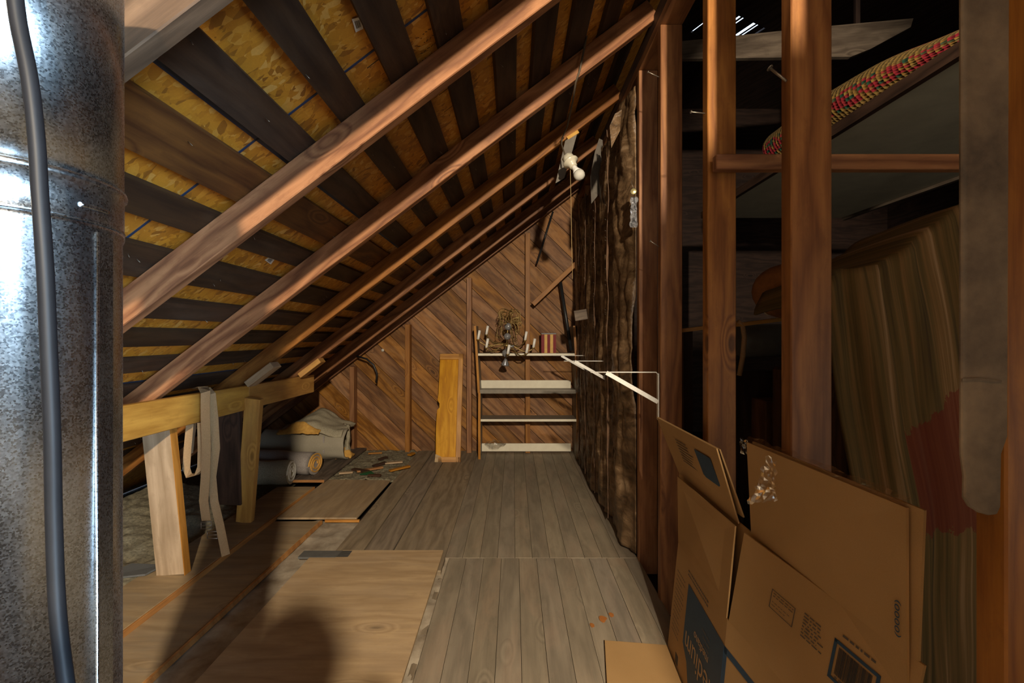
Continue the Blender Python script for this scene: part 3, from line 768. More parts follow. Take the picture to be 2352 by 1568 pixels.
b = MB(); b.lathe([(.001, 0), (.013, 0), (.014, .003), (.001, .004)], at(879, 804, 4.298), (0, -1, 0), 16); tag(b.build('hole_plug', 'paperwhite'), 'small round white spot on the end wall, left side', 'plug')

# pine cabinet door leaning
root = empty('pine_door', at(1030, 1060, 3.92)); tag(root, 'tall broken pine cabinet door leaning on the end wall', 'door panel')
c0, c1, c3 = at(1000, 1062, 3.92), at(1058, 1062, 3.92), at(1011, 813, 4.17); c2 = c3+(c1-c0)*.98
ex = (c1-c0).normalized(); ez = (c3-c0).normalized(); ny = ex.cross(ez).normalized()   # ny points away from the camera or towards it
if ny.y > 0: ny = -ny
L = (c3-c0).length; Wd = (c1-c0).length
def dp(u, v, n=0): return c0+(c3-c0)*v+(c1-c0)*u+ (c2-c3-(c1-c0))*u*v + ny*n
b = MB(); out = [(.86, 0), (.86, 1), (.0, 1), (.0, .62), (-.03, .56), (.06, .53), (.06, .49), (-.03, .47), (-.04, .3), (0, 0)]
b.prism([dp(u, v) for u, v in out], -ny, .016); b.build('panel', 'pine', root, bevel=.0015)
for (u0, v0, u1, v1) in ((.80, 0, 1.0, 1), (0, .945, 1, 1), (.1, 0, 1, .05)):
    b = MB(); q = [dp(u1, v0), dp(u1, v1), dp(u0, v1), dp(u0, v0)] if v1-v0 > .5 else [dp(u0, v0), dp(u1, v0), dp(u1, v1), dp(u0, v1)]; b.prism([p+ny*.016 for p in q], -ny, .026); o = b.build('frame_rail', 'pineframe', root, bevel=.003)
b = MB(); b.prism([dp(-.02, .0, .013), dp(.26, .0, .013), dp(.24, .05, .013), dp(.0, .075, .013)], ny, .003); o = b.build('splintered_corner', 'leg', root); o['label'] = 'pale splintered corner'

# ------------------------------------------------------------------ loose boards and sheets on the left floor
b = MB(); b.prism([(-.965, -.9, .002), (-.335, -.9, .002), (-.350, 2.265, .002), (-.85, 2.265, .002), (-.86, 2.19, .002), (-.985, 2.19, .002), (-.985, 1.9, .002)], (0, 0, 1), .015)
tag(b.build('plywood_sheet', 'ply', bevel=.002), 'tan plywood sheet with dark knots lying on the near left of the floor', 'plywood')
b = MB(); b.box((-.92, 2.225, .012), X_, Y_, Z_, (.24, .065, .010)); tag(b.build('thin_slat', 'greytape'), 'dark grey flat piece at the far corner of the plywood sheet', 'slat')
b = MB(); b.prism([(-1.205, -.9, .0), (-1.397, -.9, .0), (-1.40, 2.66, 0), (-1.135, 2.66, .0)], (0, 0, -1), .018)
tag(b.build('floor_board', 'leftboard', bevel=.002), 'wide loose grey-tan board between the plywood sheet and the raised board', 'board')
b = MB(); b.slab([(-1.200, -.9, -.016), (-1.190, -.9, -.016), (-1.118, 2.66, -.016), (-1.130, 2.66, -.016)], .02); tag(b.build('wood_strip', 'orangewood'), 'long thin orange-brown wood strip along the loose board edge', 'strip')
b = MB(); b.prism([(-1.408, -.9, .004), (-1.64, -.9, .004), (-1.66, 3.2, .004), (-1.408, 3.2, .004)], (0, 0, 1), .019)
tag(b.build('floor_board', 'leftboard', bevel=.002), 'raised brown board running back under the wooden trestle legs', 'board')
b = MB(); b.box((-1.402, 1.15, .010), Y_, Z_, X_, (4.1, .026, .010)); tag(b.build('wood_strip', 'orangewood', bevel=.002), 'bright orange-brown strip edging the raised board', 'strip')
b = MB(); b.prism([(-1.395, 2.68, .0), (-.925, 2.68, .0), (-.915, 3.38, .0), (-1.395, 3.40, .0)], (0, 0, 1), .012)
b.uv = [[(v_, u_) for (u_, v_) in f_] for f_ in b.uv]
tag(b.build('plywood_piece', 'leftboard', bevel=.002), 'squarish tan plywood piece beyond the strips, left of the wide planks', 'plywood')
b = MB(); b.box((-1.50, 3.78, .030), Y_, X_, Z_, (.95, .25, .018)); o = b.build('floor_board', 'greywood', bevel=.002); tag(o, 'short dusty brown board lying beside the carpet rolls', 'board')
b = MB(); b.box((-1.50, 3.30, .030), X_, Z_, Y_, (.25, .018, .006)); b.build('cut_end', 'orangewood', o)
b = MB(); b.box((-1.0, 2.655, .004), X_, Y_, Z_, (.20, .012, .014)); tag(b.build('wood_strip', 'orangewood'), 'short orange strip at the near edge of the squarish plywood piece', 'strip')
def mound(u, v):
    x = -2.75+u*1.09; y = .4+v*3.85
    h = .115*math.exp(-((x+2.25)/.35)**2)+.030+.03*noise.noise(Vector((x*5, y*5, 0)))+.016*noise.noise(Vector((x*17, y*17, 1)))+.006*noise.noise(Vector((x*60, y*60, 2)))
    if y > 3.0: h = h*max(0, 1-(y-3.0)/.12)-.012
    return (x, y, max(-.03, min(h, rz(x)-.05))-.03)
b = MB(); b.grid(mound, 90, 240); tag(b.build('loose_insulation', 'cellulose', solid=.01), 'grey-beige loose fill insulation heaped under the eaves behind the trestle', 'insulation', kind='stuff')
b = MB(); b.grid(lambda u, v: (-1.635+u*.735, 3.41+v*.87, .008+.016*noise.noise(Vector((u*9, v*11, 5)))+.010*noise.noise(Vector((u*40, v*44, 5)))-.012*(u > .97)), 70, 80)
tag(b.build('loose_insulation', 'cellulose', solid=.01), 'grey-green loose fill insulation strewn at the foot of the end wall', 'insulation', kind='stuff')
rr = random.Random(5)
for k, (px_, py_, ln, an, mt, lab) in enumerate(((850, 1086, .20, .5, 'orangewood', 'reddish splinter of wood lying in the middle of the grey insulation'), (918, 1084, .17, .7, 'orangewood', 'bright orange wood chip at the edge of the wide planks'), (872, 1074, .12, .9, 'darkwood', 'thin dark stick on the grey insulation'),
        (828, 1088, .16, -.5, 'darkwood', 'dark sliver crossing the grey insulation'), (905, 1070, .14, .2, 'leg', 'pale wood chip near the wide planks'), (945, 1050, .07, 1.2, 'orangewood', 'small red-brown wood bit at the foot of the end wall'), (862, 1048, .12, .1, 'orangewood', 'orange wood bit beside the tip of the dusty board'), (795, 1094, .10, .2, 'leg', 'pale wood chip tucked beside the dusty board'),
        (880, 1060, .08, 1.0, 'darkwood', 'short dark twig nearest the end wall'), (860, 1100, .10, -.2, 'darkwood', 'dark twig at the edge of the squarish plywood piece'))):
    d = CAM_Z*F/(py_-772); p = at(px_, py_, d); p.z = .030
    b = MB(); b.box(p, Vector((math.cos(an), math.sin(an), .03)), Vector((-math.sin(an), math.cos(an), 0)), Z_, (ln, rr.uniform(.012, .04), .012)); tag(b.build('wood_scrap', mt), lab, 'wood scrap', 'scraps on the loose insulation')
b = MB(); p = at(826, 1100, 3.45); p.z = .03; b.prism([p, p+Vector((.11, .01, .0)), p+Vector((.07, .05, .01)), p+Vector((.01, .06, 0))], (0, 0, 1), .006); tag(b.build('glass_shard', 'green'), 'dark green shard on the grey insulation', 'shard')
b = MB(); p = at(1378, 1420, 0); 
for (px_, py_, r) in ((1384, 1422, .014), (1404, 1413, .009), (1360, 1437, .008)):
    d = CAM_Z*F/(py_-772); c = at(px_, py_, d); c.z = .0022; n = 14
    b.prism([c+Vector((math.cos(a)*r*(1+.5*noise.noise(Vector((a, r*99, 0)))), math.sin(a)*r*1.5*(1+.5*noise.noise(Vector((a, r*99, 3)))), 0)) for a in [6.283*k/n for k in range(n)]], (0, 0, 1), .0008)
tag(b.build('rust_flakes', 'rust'), 'small patch of orange rust flakes on the grey floor', 'stain', kind='stuff')
b = MB(); b.prism([(-1.80, 1.95, .03), (-1.62, 2.0, .028), (-1.60, 2.08, .03), (-1.74, 2.07, .04)], (0, 0, 1), .008); tag(b.build('felt_scrap', 'greytape'), 'dark felt scrap at the foot of the pale trestle leg', 'scrap')

# ------------------------------------------------------------------ wooden trestle by the eaves
root = empty('wooden_trestle', (-1.5, 2.4, 0)); tag(root, 'rough trestle of one long beam on plank legs under the low roof', 'trestle')
s = .95
A0, A1 = at(250, 922, 1.62), at(566, 881, 2.67)
A0 = Vector((-1.455, 1.55, .825)); A1 = Vector((-1.50, 2.55, .805)); A2 = Vector((-1.535, 3.46, .790))
b = MB(); 
for a, c in ((A0, A1), (A1, A2)): b.bar(a-Vector((0, 0, .067)), c-Vector((0, 0, .067)), .134, .034, Z_)
b.build('beam', 'beam', root, bevel=.003)
for (ta, ba, w_, mt) in ((at(362, 960, 2.0), at(398, 1322, 2.03), .125, 'leg'), (at(432, 960, 2.1), at(420, 960, 2.1)-Vector((0, 0, .9)), .0, 'leg'), (at(524, 920, 2.52), at(528, 1157, 2.57), .115, 'darkwood'), (at(571, 915, 2.50), at(563, 1203, 2.60), .10, 'beam')):
    if not w_: continue
    b = MB(); 
    if mt == 'leg': ba.z = .024; b.bar(ta, ba, w_, .036, X_)
    elif mt == 'darkwood': b.bar(ta, ba, .14, .03, X_)
    else: ba.z = .024; ba.y = 2.6; b.bar(ta+Vector((.02, .02, 0)), ba, .085, .04, X_)
    lg = b.build('leg', mt, root, bevel=.002)
    if mt == 'leg':
        e = MB(); e.bar(ta+Vector((.064, .0, 0)), ba+Vector((.064, .0, 0)), .037, .004, Y_); eo = e.build('sawn_edge', 'orangewood', lg); eo['label'] = 'bare orange side edge'
b = MB(); b.bar(at(445, 930, 2.2), at(432, 1040, 2.2), .035, .02, X_); b.build('cleat', 'leg', root)
for (px_, py_, d, lab, mt) in ((604, 864, 2.535, 'nearer short wood offcut lying across the trestle beam', 'leg'), (716, 848, 3.215, 'farther short wood offcut at the end of the trestle beam', 'beam')):
    p = at(px_, py_, d); b = MB(); b.box(p+Vector((0, 0, .012)), RD, Y_, RN, (.18, .085, .036)); tag(b.build('wood_offcut', mt, bevel=.002), lab, 'offcut', 'offcuts on the trestle')
# webbing strap over the beam
root = empty('webbing_strap', at(475, 900, 2.2)); tag(root, 'beige webbing strap with buckles looped over the trestle beam', 'strap')
bx = -1.47
def sp(px_, py_, o=0): 
    X = bx+o; d = X*F/(px_-1180); return at(px_, py_, d)
loopA = [at(452, 893, 2.24), at(466, 888, 2.15), at(472, 900, 2.09), at(472, 960, 2.085), at(474, 1030, 2.09), at(472, 1095, 2.10), at(468, 1150, 2.10), at(474, 1195, 2.11)]
b = MB(); b.ribbon(loopA, .042, X_, .003); b.build('strap', 'webbing', root)
b = MB(); b.ribbon([at(474, 893, 2.14), at(486, 905, 2.12), at(492, 960, 2.115), at(496, 1030, 2.12), at(487, 1095, 2.13), at(492, 1150, 2.12), at(505, 1205, 2.10), at(519, 1275, 2.07)], .034, Vector((1, .3, 0)), .003); b.build('strap', 'webbing', root)
b = MB(); b.ribbon([at(436, 975, 2.12), at(431, 1030, 2.11), at(428, 1075, 2.11), at(434, 1092, 2.11), at(452, 1090, 2.11), at(462, 1072, 2.11), at(463, 1030, 2.11), at(462, 970, 2.12)], .030, [Vector((1, .35, 0))]*3+[Vector((.6, 1, .3))]*2+[Vector((1, .35, 0))]*3, .003); b.build('loop', 'webbing', root)
for (px_, py_) in ((474, 1206), (488, 1228)):
    b = MB(); c = at(px_, py_, 2.10); w_, h_ = .024, .016
    for (a, q) in (((-w_, h_), (w_, h_)), ((-w_, -h_), (w_, -h_)), ((-w_, h_), (-w_, -h_)), ((w_, h_), (w_, -h_)), ((-w_, 0), (w_, 0))): b.tube([c+Vector((a[0], 0, a[1])), c+Vector((q[0], 0, q[1]))], .0022, 6)
    b.build('buckle', 'iron', root)

# ------------------------------------------------------------------ carpet rolls
def roll(a, b_, r0, mat, core, lab, flat=1.0, end='b'):
    a = Vector(a); b_ = Vector(b_); L = (b_-a).normalized(); up = Vector((0, 0, 1)); sd = L.cross(up).normalized()
    root = empty('carpet_roll', a); tag(root, lab, 'carpet roll', 'rolled carpets under the eaves')
    m = MB()
    def f(u, v):
        an = v*2*math.pi; nz = noise.noise(Vector((u*5, math.cos(an)*2, math.sin(an)*2+r0*50)))
        r = r0*(1+.10*nz); return a+(b_-a)*u+sd*math.cos(an)*r+up*math.sin(an)*r*flat
    m.grid(f, 24, 36); m.face([len(m.v)-37+k for k in range(36)], [(0, 0)]*36); m.build('carpet', mat, root)
    m = MB(); pts = []
    for k in range(52):
        t = k/51; an = t*16; r = r0*(.97-.72*t); pts.append(b_+L*(.004+.02*t*0)+sd*math.cos(an)*r+up*math.sin(an)*r*flat)
    m.ribbon(pts, .012, L, .008); m.build('rolled_edge', core, root)
    return root
roll((-2.12, 3.22, .115), (-1.60, 3.27, .105), .083, 'carpet', 'paperwhite', 'smallest pale shaggy carpet roll lying lowest at the front of the pile')
roll((-2.15, 3.52, .13), (-1.50, 3.44, .12), .095, 'carpetgrey', 'foam', 'grey carpet roll with a curled open end, second in the pile', .85)
m = MB(); 
def fold(u, v):
    x = -2.10+u*.70; an = v*math.pi*1.0; y = 3.86-.10*math.sin(an)*1.2-.0; z = .20-.115*math.cos(an)*-1
    return (x+.008*noise.noise(Vector((u*4, v*9, 0))), y+.015*noise.noise(Vector((u*5, v*6, 3))), .17+.115*math.cos(an)+.012*noise.noise(Vector((u*6, v*4, 9))))
root = empty('folded_carpet', (-1.7, 3.85, .04)); tag(root, 'stiff grey-beige folded carpet, back side out, in the middle of the pile', 'folded carpet')
m.grid(fold, 40, 24); m.build('carpet', 'carpetback', root, solid=.012)
m = MB(); m.box((-1.56, 3.735, .19), X_, Z_, Y_, (.012, .14, .004)); m.build('seam', 'carpetgrey', root)
root = tag(empty('carpet_underlay', (-1.6, 3.9, .3)), 'speckled cream carpet draped over the top of the pile', 'carpet')
m = MB()
def drape(u, v):
    x = -1.92+u*.50; y = 3.74+v*.36; ridge = .13*math.exp(-((u-.42)/.30)**2)
    z = .315+ridge*(.35+.65*v)-.02*u+.016*noise.noise(Vector((u*5, v*5, 0)))
    if v < .12: z -= (.12-v)*.35
    return (x, y, min(z, rz(x)-.06))
m.grid(drape, 36, 24); m.build('carpet', 'carpet', root, solid=.016)
m = MB(); m.grid(lambda u, v: (-1.93+u*.34, 3.70+v*.05, .290+v*.02+(.07*math.sin(u*3.1)**2)*v+.01*noise.noise(Vector((u*9, v*3, 1)))), 20, 6); o = m.build('foam_edge', 'foam', root, solid=.012); o['label'] = 'turned-up orange foam backing'
m = MB(); m.grid(lambda u, v: (-1.50+u*.09+.02*noise.noise(Vector((u*4, v*4, 2))), 3.95+.05*math.sin(u*6), .04+v*.27+.02*noise.noise(Vector((u*6, v*9, 2)))), 10, 20); tag(m.build('carpet_scrap', 'carpet', solid=.02), 'rumpled shaggy carpet end against the leftmost wall stud', 'carpet')
m = MB(); m.grid(lambda u, v: (-1.52+u*.14, 3.86+v*.10, .055+.07*math.sin(v*3.1)*math.sin(u*3.1)+.02*noise.noise(Vector((u*7, v*7, 2)))), 12, 10); tag(m.build('foam_chunk', 'foam', solid=.02), 'yellow foam chunk at the right end of the carpet pile', 'foam')

# ------------------------------------------------------------------ metal duct
dx, dy, R = -.572, .515, .10
root = empty('metal_duct', (dx, dy, 0)); tag(root, 'large galvanised round metal duct standing close at the left edge', 'duct')
def cyl(z0, z1, r, name, prof=None):
    m = MB(); m.lathe(prof or [(r, z0), (r, z1)], (dx, dy, 0), Z_, 96); return m.build(name, 'galv', root)
cyl(0, 1.207, R-.0015, 'lower_section', [(R-.0015, .018), (R-.0015, 1.195), (R+.0005, 1.2), (R+.0005, 1.207)])
cyl(0, 0, R, 'collar', [(R, 1.207), (R+.0012, 1.208), (R+.0002, 1.2105), (R+.0002, 1.248), (R+.0030, 1.250), (R+.0036, 1.2535), (R+.0025, 1.257), (R, 1.258)])
cyl(0, 0, R, 'upper_section', [(R, 1.258), (R, 1.585)])
a0 = math.atan2(-dy, -dx)
def dpt(a, z, r): return Vector((dx+math.cos(a)*r, dy+math.sin(a)*r, z))
m = MB(); m.tube([dpt(a0+.55+k*.03, 1.224, R+.0005) for k in range(12)], .0026, 8); m.build('crimp_rib', 'galv', root)
m = MB(); m.tube([dpt(a0+.75, .02, R-.001), dpt(a0+.75, 1.198, R-.001)], .0022, 8); m.build('seam', 'galv', root)
m = MB(); m.slab([dpt(a0+.76, .02, R-.0005), dpt(a0+.98, .02, R-.0005), dpt(a0+.98, 1.195, R-.0005), dpt(a0+.76, 1.195, R-.0005)], .0006); m.build('seam_lap', 'galv', root)
pts = [at(28, -60, .425), at(42, 50, .425), at(68, 180, .425), at(84, 320, .425), at(92, 450, .425), at(104, 620, .425), at(112, 800, .425), at(120, 1000, .425), at(124, 1200, .425), at(132, 1400, .42), at(150, 1560, .41), at(170, 1700, .40)]
m = MB(); fine = []
for i in range(len(pts)-1):
    for k in range(4):
        t = k/4; p0 = pts[max(i-1, 0)]; p1 = pts[i]; p2 = pts[i+1]; p3 = pts[min(i+2, len(pts)-1)]
        fine.append(.5*((2*p1)+(p2-p0)*t+(2*p0-5*p1+4*p2-p3)*t*t+(3*p1-p0-3*p2+p3)*t**3))
fine = [Vector((fine[0].x-.03, fine[0].y+.02, 1.62))]+fine+[Vector((-.38, .38, .35)), Vector((-.36, .36, .03))]
m.tube(fine, .0062, 14); tag(m.build('black_cable', 'blackrub'), 'thick black cable hanging down in front of the metal duct', 'cable')

# ------------------------------------------------------------------ lamp, cord, hanging sheet
root = empty('light_bulb_fixture', at(1312, 372, 2.40)); tag(root, 'white porcelain lampholder with an unlit bulb and pull string, hanging from the rafters', 'lamp')
c = at(1308, 368, 2.40); axd = (at(1334, 408, 2.36)-at(1300, 357, 2.42)).normalized()
m = MB(); m.lathe([(.02, -.028), (.031, -.024), (.033, -.005), (.034, .004), (.034, .008)], c, axd, 8); m.build('junction_box', 'porcelain', root)
m = MB(); m.lathe([(.034, .008), (.041, .010), (.042, .016), (.030, .022), (.022, .034), (.020, .048), (.016, .050)], c, axd, 28); m.build('lampholder', 'porcelain', root)
m = MB(); m.lathe([(.012, .048), (.0135, .058), (.017, .075), (.026, .092)], c, axd, 24); bo = m.build('bulb', 'candle', root)
m = MB(); m.lathe([(.026, .092), (.0295, .104), (.029, .115), (.024, .127), (.013, .135), (.001, .138)], c, axd, 24); m.build('bulb_dome', 'paperwhite', bo)
m = MB(); m.tube([at(1310, 388, 2.40), at(1312, 500, 2.40), at(1315, 640, 2.40)], .0014, 6); m.build('pull_string', 'string', root)
pt = [at(1368, -20, 1.93), at(1350, 70, 1.93), at(1332, 160, 1.925), at(1323, 188, 1.925), at(1316, 230, 2.1), at(1303, 290, 2.45), at(1291, 318, 2.56), at(1290, 332, 2.55), at(1294, 345, 2.46), at(1299, 358, 2.42)]
m = MB(); m.tube(pt, .0042, 8); tag(m.build('lamp_cord', 'cordmat'), 'dark braided cord draped over two rafters to the hanging lampholder', 'cord')
m = MB(); m.prism([at(1327, 302, 2.585), at(1298, 324, 2.585), at(1276, 421, 2.585), at(1296, 409, 2.585), at(1315, 345, 2.585)], (0, -1, 0), .003); o = m.build('hanging_board', 'greypaper'); tag(o, 'grey fibreboard scrap hanging from the fourth rafter by the bulb', 'board scrap')
m = MB(); m.bar(at(1303, 319, 2.59), at(1328, 303, 2.59), .018, .02, Z_); m.build('torn_edge', 'foam', o)

# barcode stickers on the panels
def onroof(px_, py_, off=.1075):
    # distance where the ray meets the panel underside
    ap = (RZ-CAM_Z)+off/math.cos(AL); d = ap*F/((772-py_)-SL*(px_-1180)*-1*-1) if False else ap*F/((772-py_)-SL*(px_-1180)); return at(px_, py_, d)
for (q, lab) in (([(808, 44), (829, 38), (834, 66), (817, 74)], 'white barcode sticker on the orange panel near the top of the view'), ([(608, 597), (616, 591), (632, 594), (622, 607)], 'small white barcode sticker on the orange panel low on the slope')):
    P = [onroof(*p) for p in q]; m = MB(); m.slab(P, .0005 if (P[1]-P[0]).cross(P[3]-P[0]).z < 0 else -.0005); o = m.build('barcode_sticker', 'paperwhite'); tag(o, lab, 'sticker', 'stickers on the roof panels')
    m = MB()
    for k in range(9):
        t0, t1 = .2+k*.07, .2+k*.07+(.02 if k % 3 else .045); lo, hi = .2, .75
        g = lambda u, v: (P[0]*(1-u)+P[1]*u)*(1-v)+(P[3]*(1-u)+P[2]*u)*v-RN*.0012
        m.slab([g(t0, lo), g(t1, lo), g(t1, hi), g(t0, hi)], .0003)
    m.build('barcode', 'inkblack', o)

# ------------------------------------------------------------------ cardboard boxes
CT = .004
root = empty('cardboard_box', (.54, 1.15, 0)); tag(root, 'half-collapsed open moving box, upside down with a blue printed block, lower right', 'cardboard box', 'moving boxes leaning on the studs')
P1, P2, P3 = Vector((.571, 1.58, .365)), Vector((.540, 1.15, .365)), Vector((.575, .69, .365))
G1, G2, G3 = Vector((.534, 1.58, .004)), Vector((.503, 1.15, .004)), Vector((.54, .69, .004))
n_ = Vector((-1, 0, 0))
def panel(name, q, par, mat='card'):
    m = MB(); q = [Vector(p) for p in q]; n = (q[1]-q[0]).cross(q[3]-q[0]); m.slab(q, CT if n.x > 0 else -CT); return m.build(name, mat, par)
face1 = panel('side_panel', [G2, G1, P1, P2], root); face2 = panel('side_panel', [G3, G2, P2, P3], root)
back = Vector((.030, 0, 0))
panel('side_panel', [G1+Vector((.012, 0, 0)), G1+back+Vector((0, -.45, 0)), P1+Vector((.024, -.45, 0)), P1+Vector((.006, 0, 0))], root)
panel('side_panel', [G3+Vector((.008, 0, 0)), G3+back+Vector((0, .43, 0)), P3+Vector((.018, .43, 0)), P3+Vector((.006, 0, 0))], root)
T1, T2 = Vector((.568, 1.58, .594)), Vector((.566, 1.165, .594))
flap1 = panel('flap', [P2+Vector((.0, .006, 0)), P1, T1, T2], root)
U2, U3 = Vector((.570, 1.126, .594)), Vector((.606, .672, .594))
flap2 = panel('flap', [P3, P2-Vector((0, .006, 0)), U2, U3], root)
fb = Vector((0, 0, .0))
fl_ = [at(1531, 1488, 1.575), at(1389, 1475, 1.60), at(1394, 1568, 1.41), at(1400, 1700, 1.22), Vector((.500, 1.16, .01)), ]
for p in fl_: p.z = .012
m = MB(); m.prism(fl_, (0, 0, -1), CT); ff = m.build('flap', 'card', root); ff['label'] = 'bottom flap folded out flat on the floor'
# printing on the side and flap (upside down, as the box stands)
def f1(s_, z, o=0): t = (P1.z-z)/(P1.z-.004); return (P1*(1-s_)+P2*s_)*(1-t)+(G1*(1-s_)+G2*s_)*t+Vector((-.0012-CT*0-o, 0, 0))
def f2(s_, z, o=0):
    if z > P2.z: t = (z-P2.z)/(U2.z-P2.z); return (P2*(1-s_)+P3*s_)*(1-t)+(U2*(1-s_)+U3*s_)*t+Vector((-.0012-o, 0, 0))
    t = (P2.z-z)/(P2.z-.004); return (P2*(1-s_)+P3*s_)*(1-t)+(G2*(1-s_)+G3*s_)*t+Vector((-.0012-o, 0, 0))
zz = lambda r: CAM_Z+r
blk = [(.33, -.781), (1.0, -.781), (1.0, -1.04), (.50, -1.04), (.44, -.995), (.33, -.965)]
m = MB(); m.prism([f1(a, zz(z)) for a, z in blk], (-1, 0, 0), .0003); po = m.build('print_block', 'ink', face1)
yd = (P1-P2).normalized(); dn = (G1-P1).normalized()
def f1text(body, s_, z, wd, mat, h=None): return text(body, wd, f1(s_, zz(z), .0007), yd, dn, mat, face1, height=h)
f1text('medium', .97, -.915, .255, 'cardtext', .062); f1text('mediano', .80, -.872, .115, 'cardtext', .024)
for k in range(3): f1text('ooo oooo' if k < 2 else 'oooo', .80-.0*k, -.842+.016*k*-1+.014, .06-.01*k, 'greyink', .006)
def dashes(fn, s0, s1, z0, z1, rows, par, seed, mat='greyink', ragged=.35, th=.0022):
    r_ = random.Random(seed); m = MB()
    for k in range(rows):
        z = z0+(z1-z0)*(k+.5)/rows; e = s1-(s1-s0)*r_.uniform(0, ragged); s_ = s0
        while s_ < e:
            l = r_.uniform(.008, .03); a, b_, c_, d_ = fn(s_, zz(z)), fn(min(s_+l, e), zz(z)), fn(min(s_+l, e), zz(z)+th), fn(s_, zz(z)+th); m.slab([a, b_, c_, d_], .0002); s_ += l+.008
    m.build('fine_print', mat, par)
dashes(f1, .06, .27, -.79, -1.0, 14, face1, 1); dashes(f1, .30, .92, -.742, -.765, 2, face1, 2, th=.004)
for k in range(1): m = MB(); m.slab([f1(.20, zz(-1.035)), f1(.26, zz(-1.035)), f1(.27, zz(-1.062)), f1(.21, zz(-1.062))], .0004); m.build('hand_hole', 'inkblack', face1)
m = MB(); m.slab([f2(0, zz(-.781)), f2(1, zz(-.781)), f2(1, zz(-.797)), f2(0, zz(-.797))], .0003); m.slab([f2(0, zz(-.781)), f2(.03, zz(-.781)), f2(.03, zz(-1.04)), f2(0, zz(-1.04))], .0003); m.build('print_line', 'ink', face2)
def frame(s0, s1, z0, z1, tw, th, mat, par, fn):
    m = MB()
    for (a, b_, c_, d_) in ((s0, s1, z0, z0+th), (s0, s1, z1-th, z1), (s0, s0+tw, z0, z1), (s1-tw, s1, z0, z1)):
        m.slab([fn(a, zz(c_)), fn(b_, zz(c_)), fn(b_, zz(d_)), fn(a, zz(d_))], .0003)
    m.build('print_frame', mat, par)
frame(.286, .447, -.597, -.556, .004, .0012, 'greyink', flap2, f2); dashes(f2, .30, .44, -.560, -.572, 2, flap2, 3, th=.0015, ragged=.05); dashes(f2, .30, .43, -.578, -.592, 2, flap2, 4, th=.001)
dashes(f2, .50, .63, -.548, -.600, 8, flap2, 5, th=.0022)
frame(.668, .876, -.622, -.548, .014, .006, 'ink', flap2, f2)
m = MB(); r_ = random.Random(9); s_ = .695
while s_ < .845:
    l = r_.choice((.0016, .003, .0045)); m.slab([f2(s_, zz(-.608)), f2(s_+l, zz(-.608)), f2(s_+l, zz(-.558)), f2(s_, zz(-.558))], .0002); s_ += l+r_.choice((.0016, .0025))
m.build('barcode', 'inkblack', flap2)
dashes(f2, .70, .85, -.532, -.540, 1, flap2, 6, th=.004, ragged=0); dashes(f2, .70, .86, -.612, -.616, 1, flap2, 7, th=.003, ragged=0)
def ffl1(s_, z): t = (z-P1.z)/(T1.z-P1.z); return (P1*(1-s_)+P2*s_)*(1-t)+(T1*(1-s_)+T2*s_)*t+Vector((-.0012, 0, 0))
m = MB(); 
text('00000', .055, ffl1(.66, zz(-.64)), (P1-P2).normalized(), Vector((0, 0, -1)), 'greyink', flap1, height=.014)
text('e supplies', .09, Vector((.385, 1.385, .0135)), Vector((.13, -.9, 0)), Vector((.9, .13, 0)), 'ink', ff, height=.014)
# second box behind
root = empty('cardboard_box', (.585, 1.2, 0)); tag(root, 'taller open cardboard box standing behind the printed one, taped with clear film', 'cardboard box', 'moving boxes leaning on the studs')
B1, B2, B3 = Vector((.588, 1.62, .594)), Vector((.588, 1.15, .594)), Vector((.596, .69, .594))
g = Vector((0, 0, -.585))
panel('side_panel', [B2+g, B1+g, B1, B2], root); panel('side_panel', [B3+g, B2+g, B2, B3], root)
bf1 = panel('flap', [B2+Vector((-.006, .03, 0)), B1, at(1508, 958, 1.68), at(1645, 1030, 1.215)], root)
panel('flap', [B2+Vector((.002, .02, .02)), B1+Vector((.004, 0, 0)), at(1511, 958, 1.70), at(1652, 1032, 1.225)], root)
V2, V3 = Vector((.572, 1.118, .82)), Vector((.595, .69, .82))
bf2 = panel('flap', [B3, B2-Vector((.004, .03, 0)), V2, V3], root)
panel('flap', [B3+Vector((.008, -.01, 0)), B2+Vector((.006, -.05, 0)), V2+Vector((.009, -.01, .004)), V3+Vector((.009, -.02, .004))], root)
def g1(s_, t): return (B1*(1-s_)+B2*s_)*(1-t)+(at(1508, 958, 1.68)*(1-s_)+at(1645, 1030, 1.215)*s_)*t+Vector((-.002, 0, .0))
m = MB(); m.slab([g1(.62, .78), g1(.85, .78), g1(.85, .38), g1(.62, .38)], .0003); m.build('print_block', 'ink', bf1)
m = MB(); r_ = random.Random(4)
for k in range(8): m.slab([g1(.28, .75-.05*k), g1(.45+.1*r_.random(), .75-.05*k), g1(.45+.08*r_.random(), .735-.05*k), g1(.28, .735-.05*k)], .0002)
m.build('fine_print', 'greyink', bf1)
text('(0000)', .056, Vector((.5925, .700, .672)), Z_*-1, Vector((0, 1, 0))*1, 'ink', bf2, height=.012)
fp = [(1770, 1042), (1830, 1058), (1835, 1064), (1803, 1100), (1800, 1145), (1730, 1157), (1724, 1152), (1755, 1110)]
m = MB()
def filmf(u, v):
    l = at(1772-u*0-46*v, 1045+112*v, 1.02).lerp(at(1835-32*v, 1062+86*v, .985), u); l.x = min(l.x, .575) ; return l+Vector((-.008-.010*noise.noise(Vector((u*5, v*6, 0))), .0, .004*noise.noise(Vector((u*7, v*7, 4)))))
m.grid(filmf, 10, 14, smooth=False); m.build('packing_film', 'film', root)
m = MB(); m.grid(lambda u, v: V2.lerp(V3, u)+Vector((-.004+.012*v, 0, .004+.012*v*(1+.8*noise.noise(Vector((u*12, v*2, 0)))))), 40, 3, smooth=False); m.build('clear_tape', 'film', root)
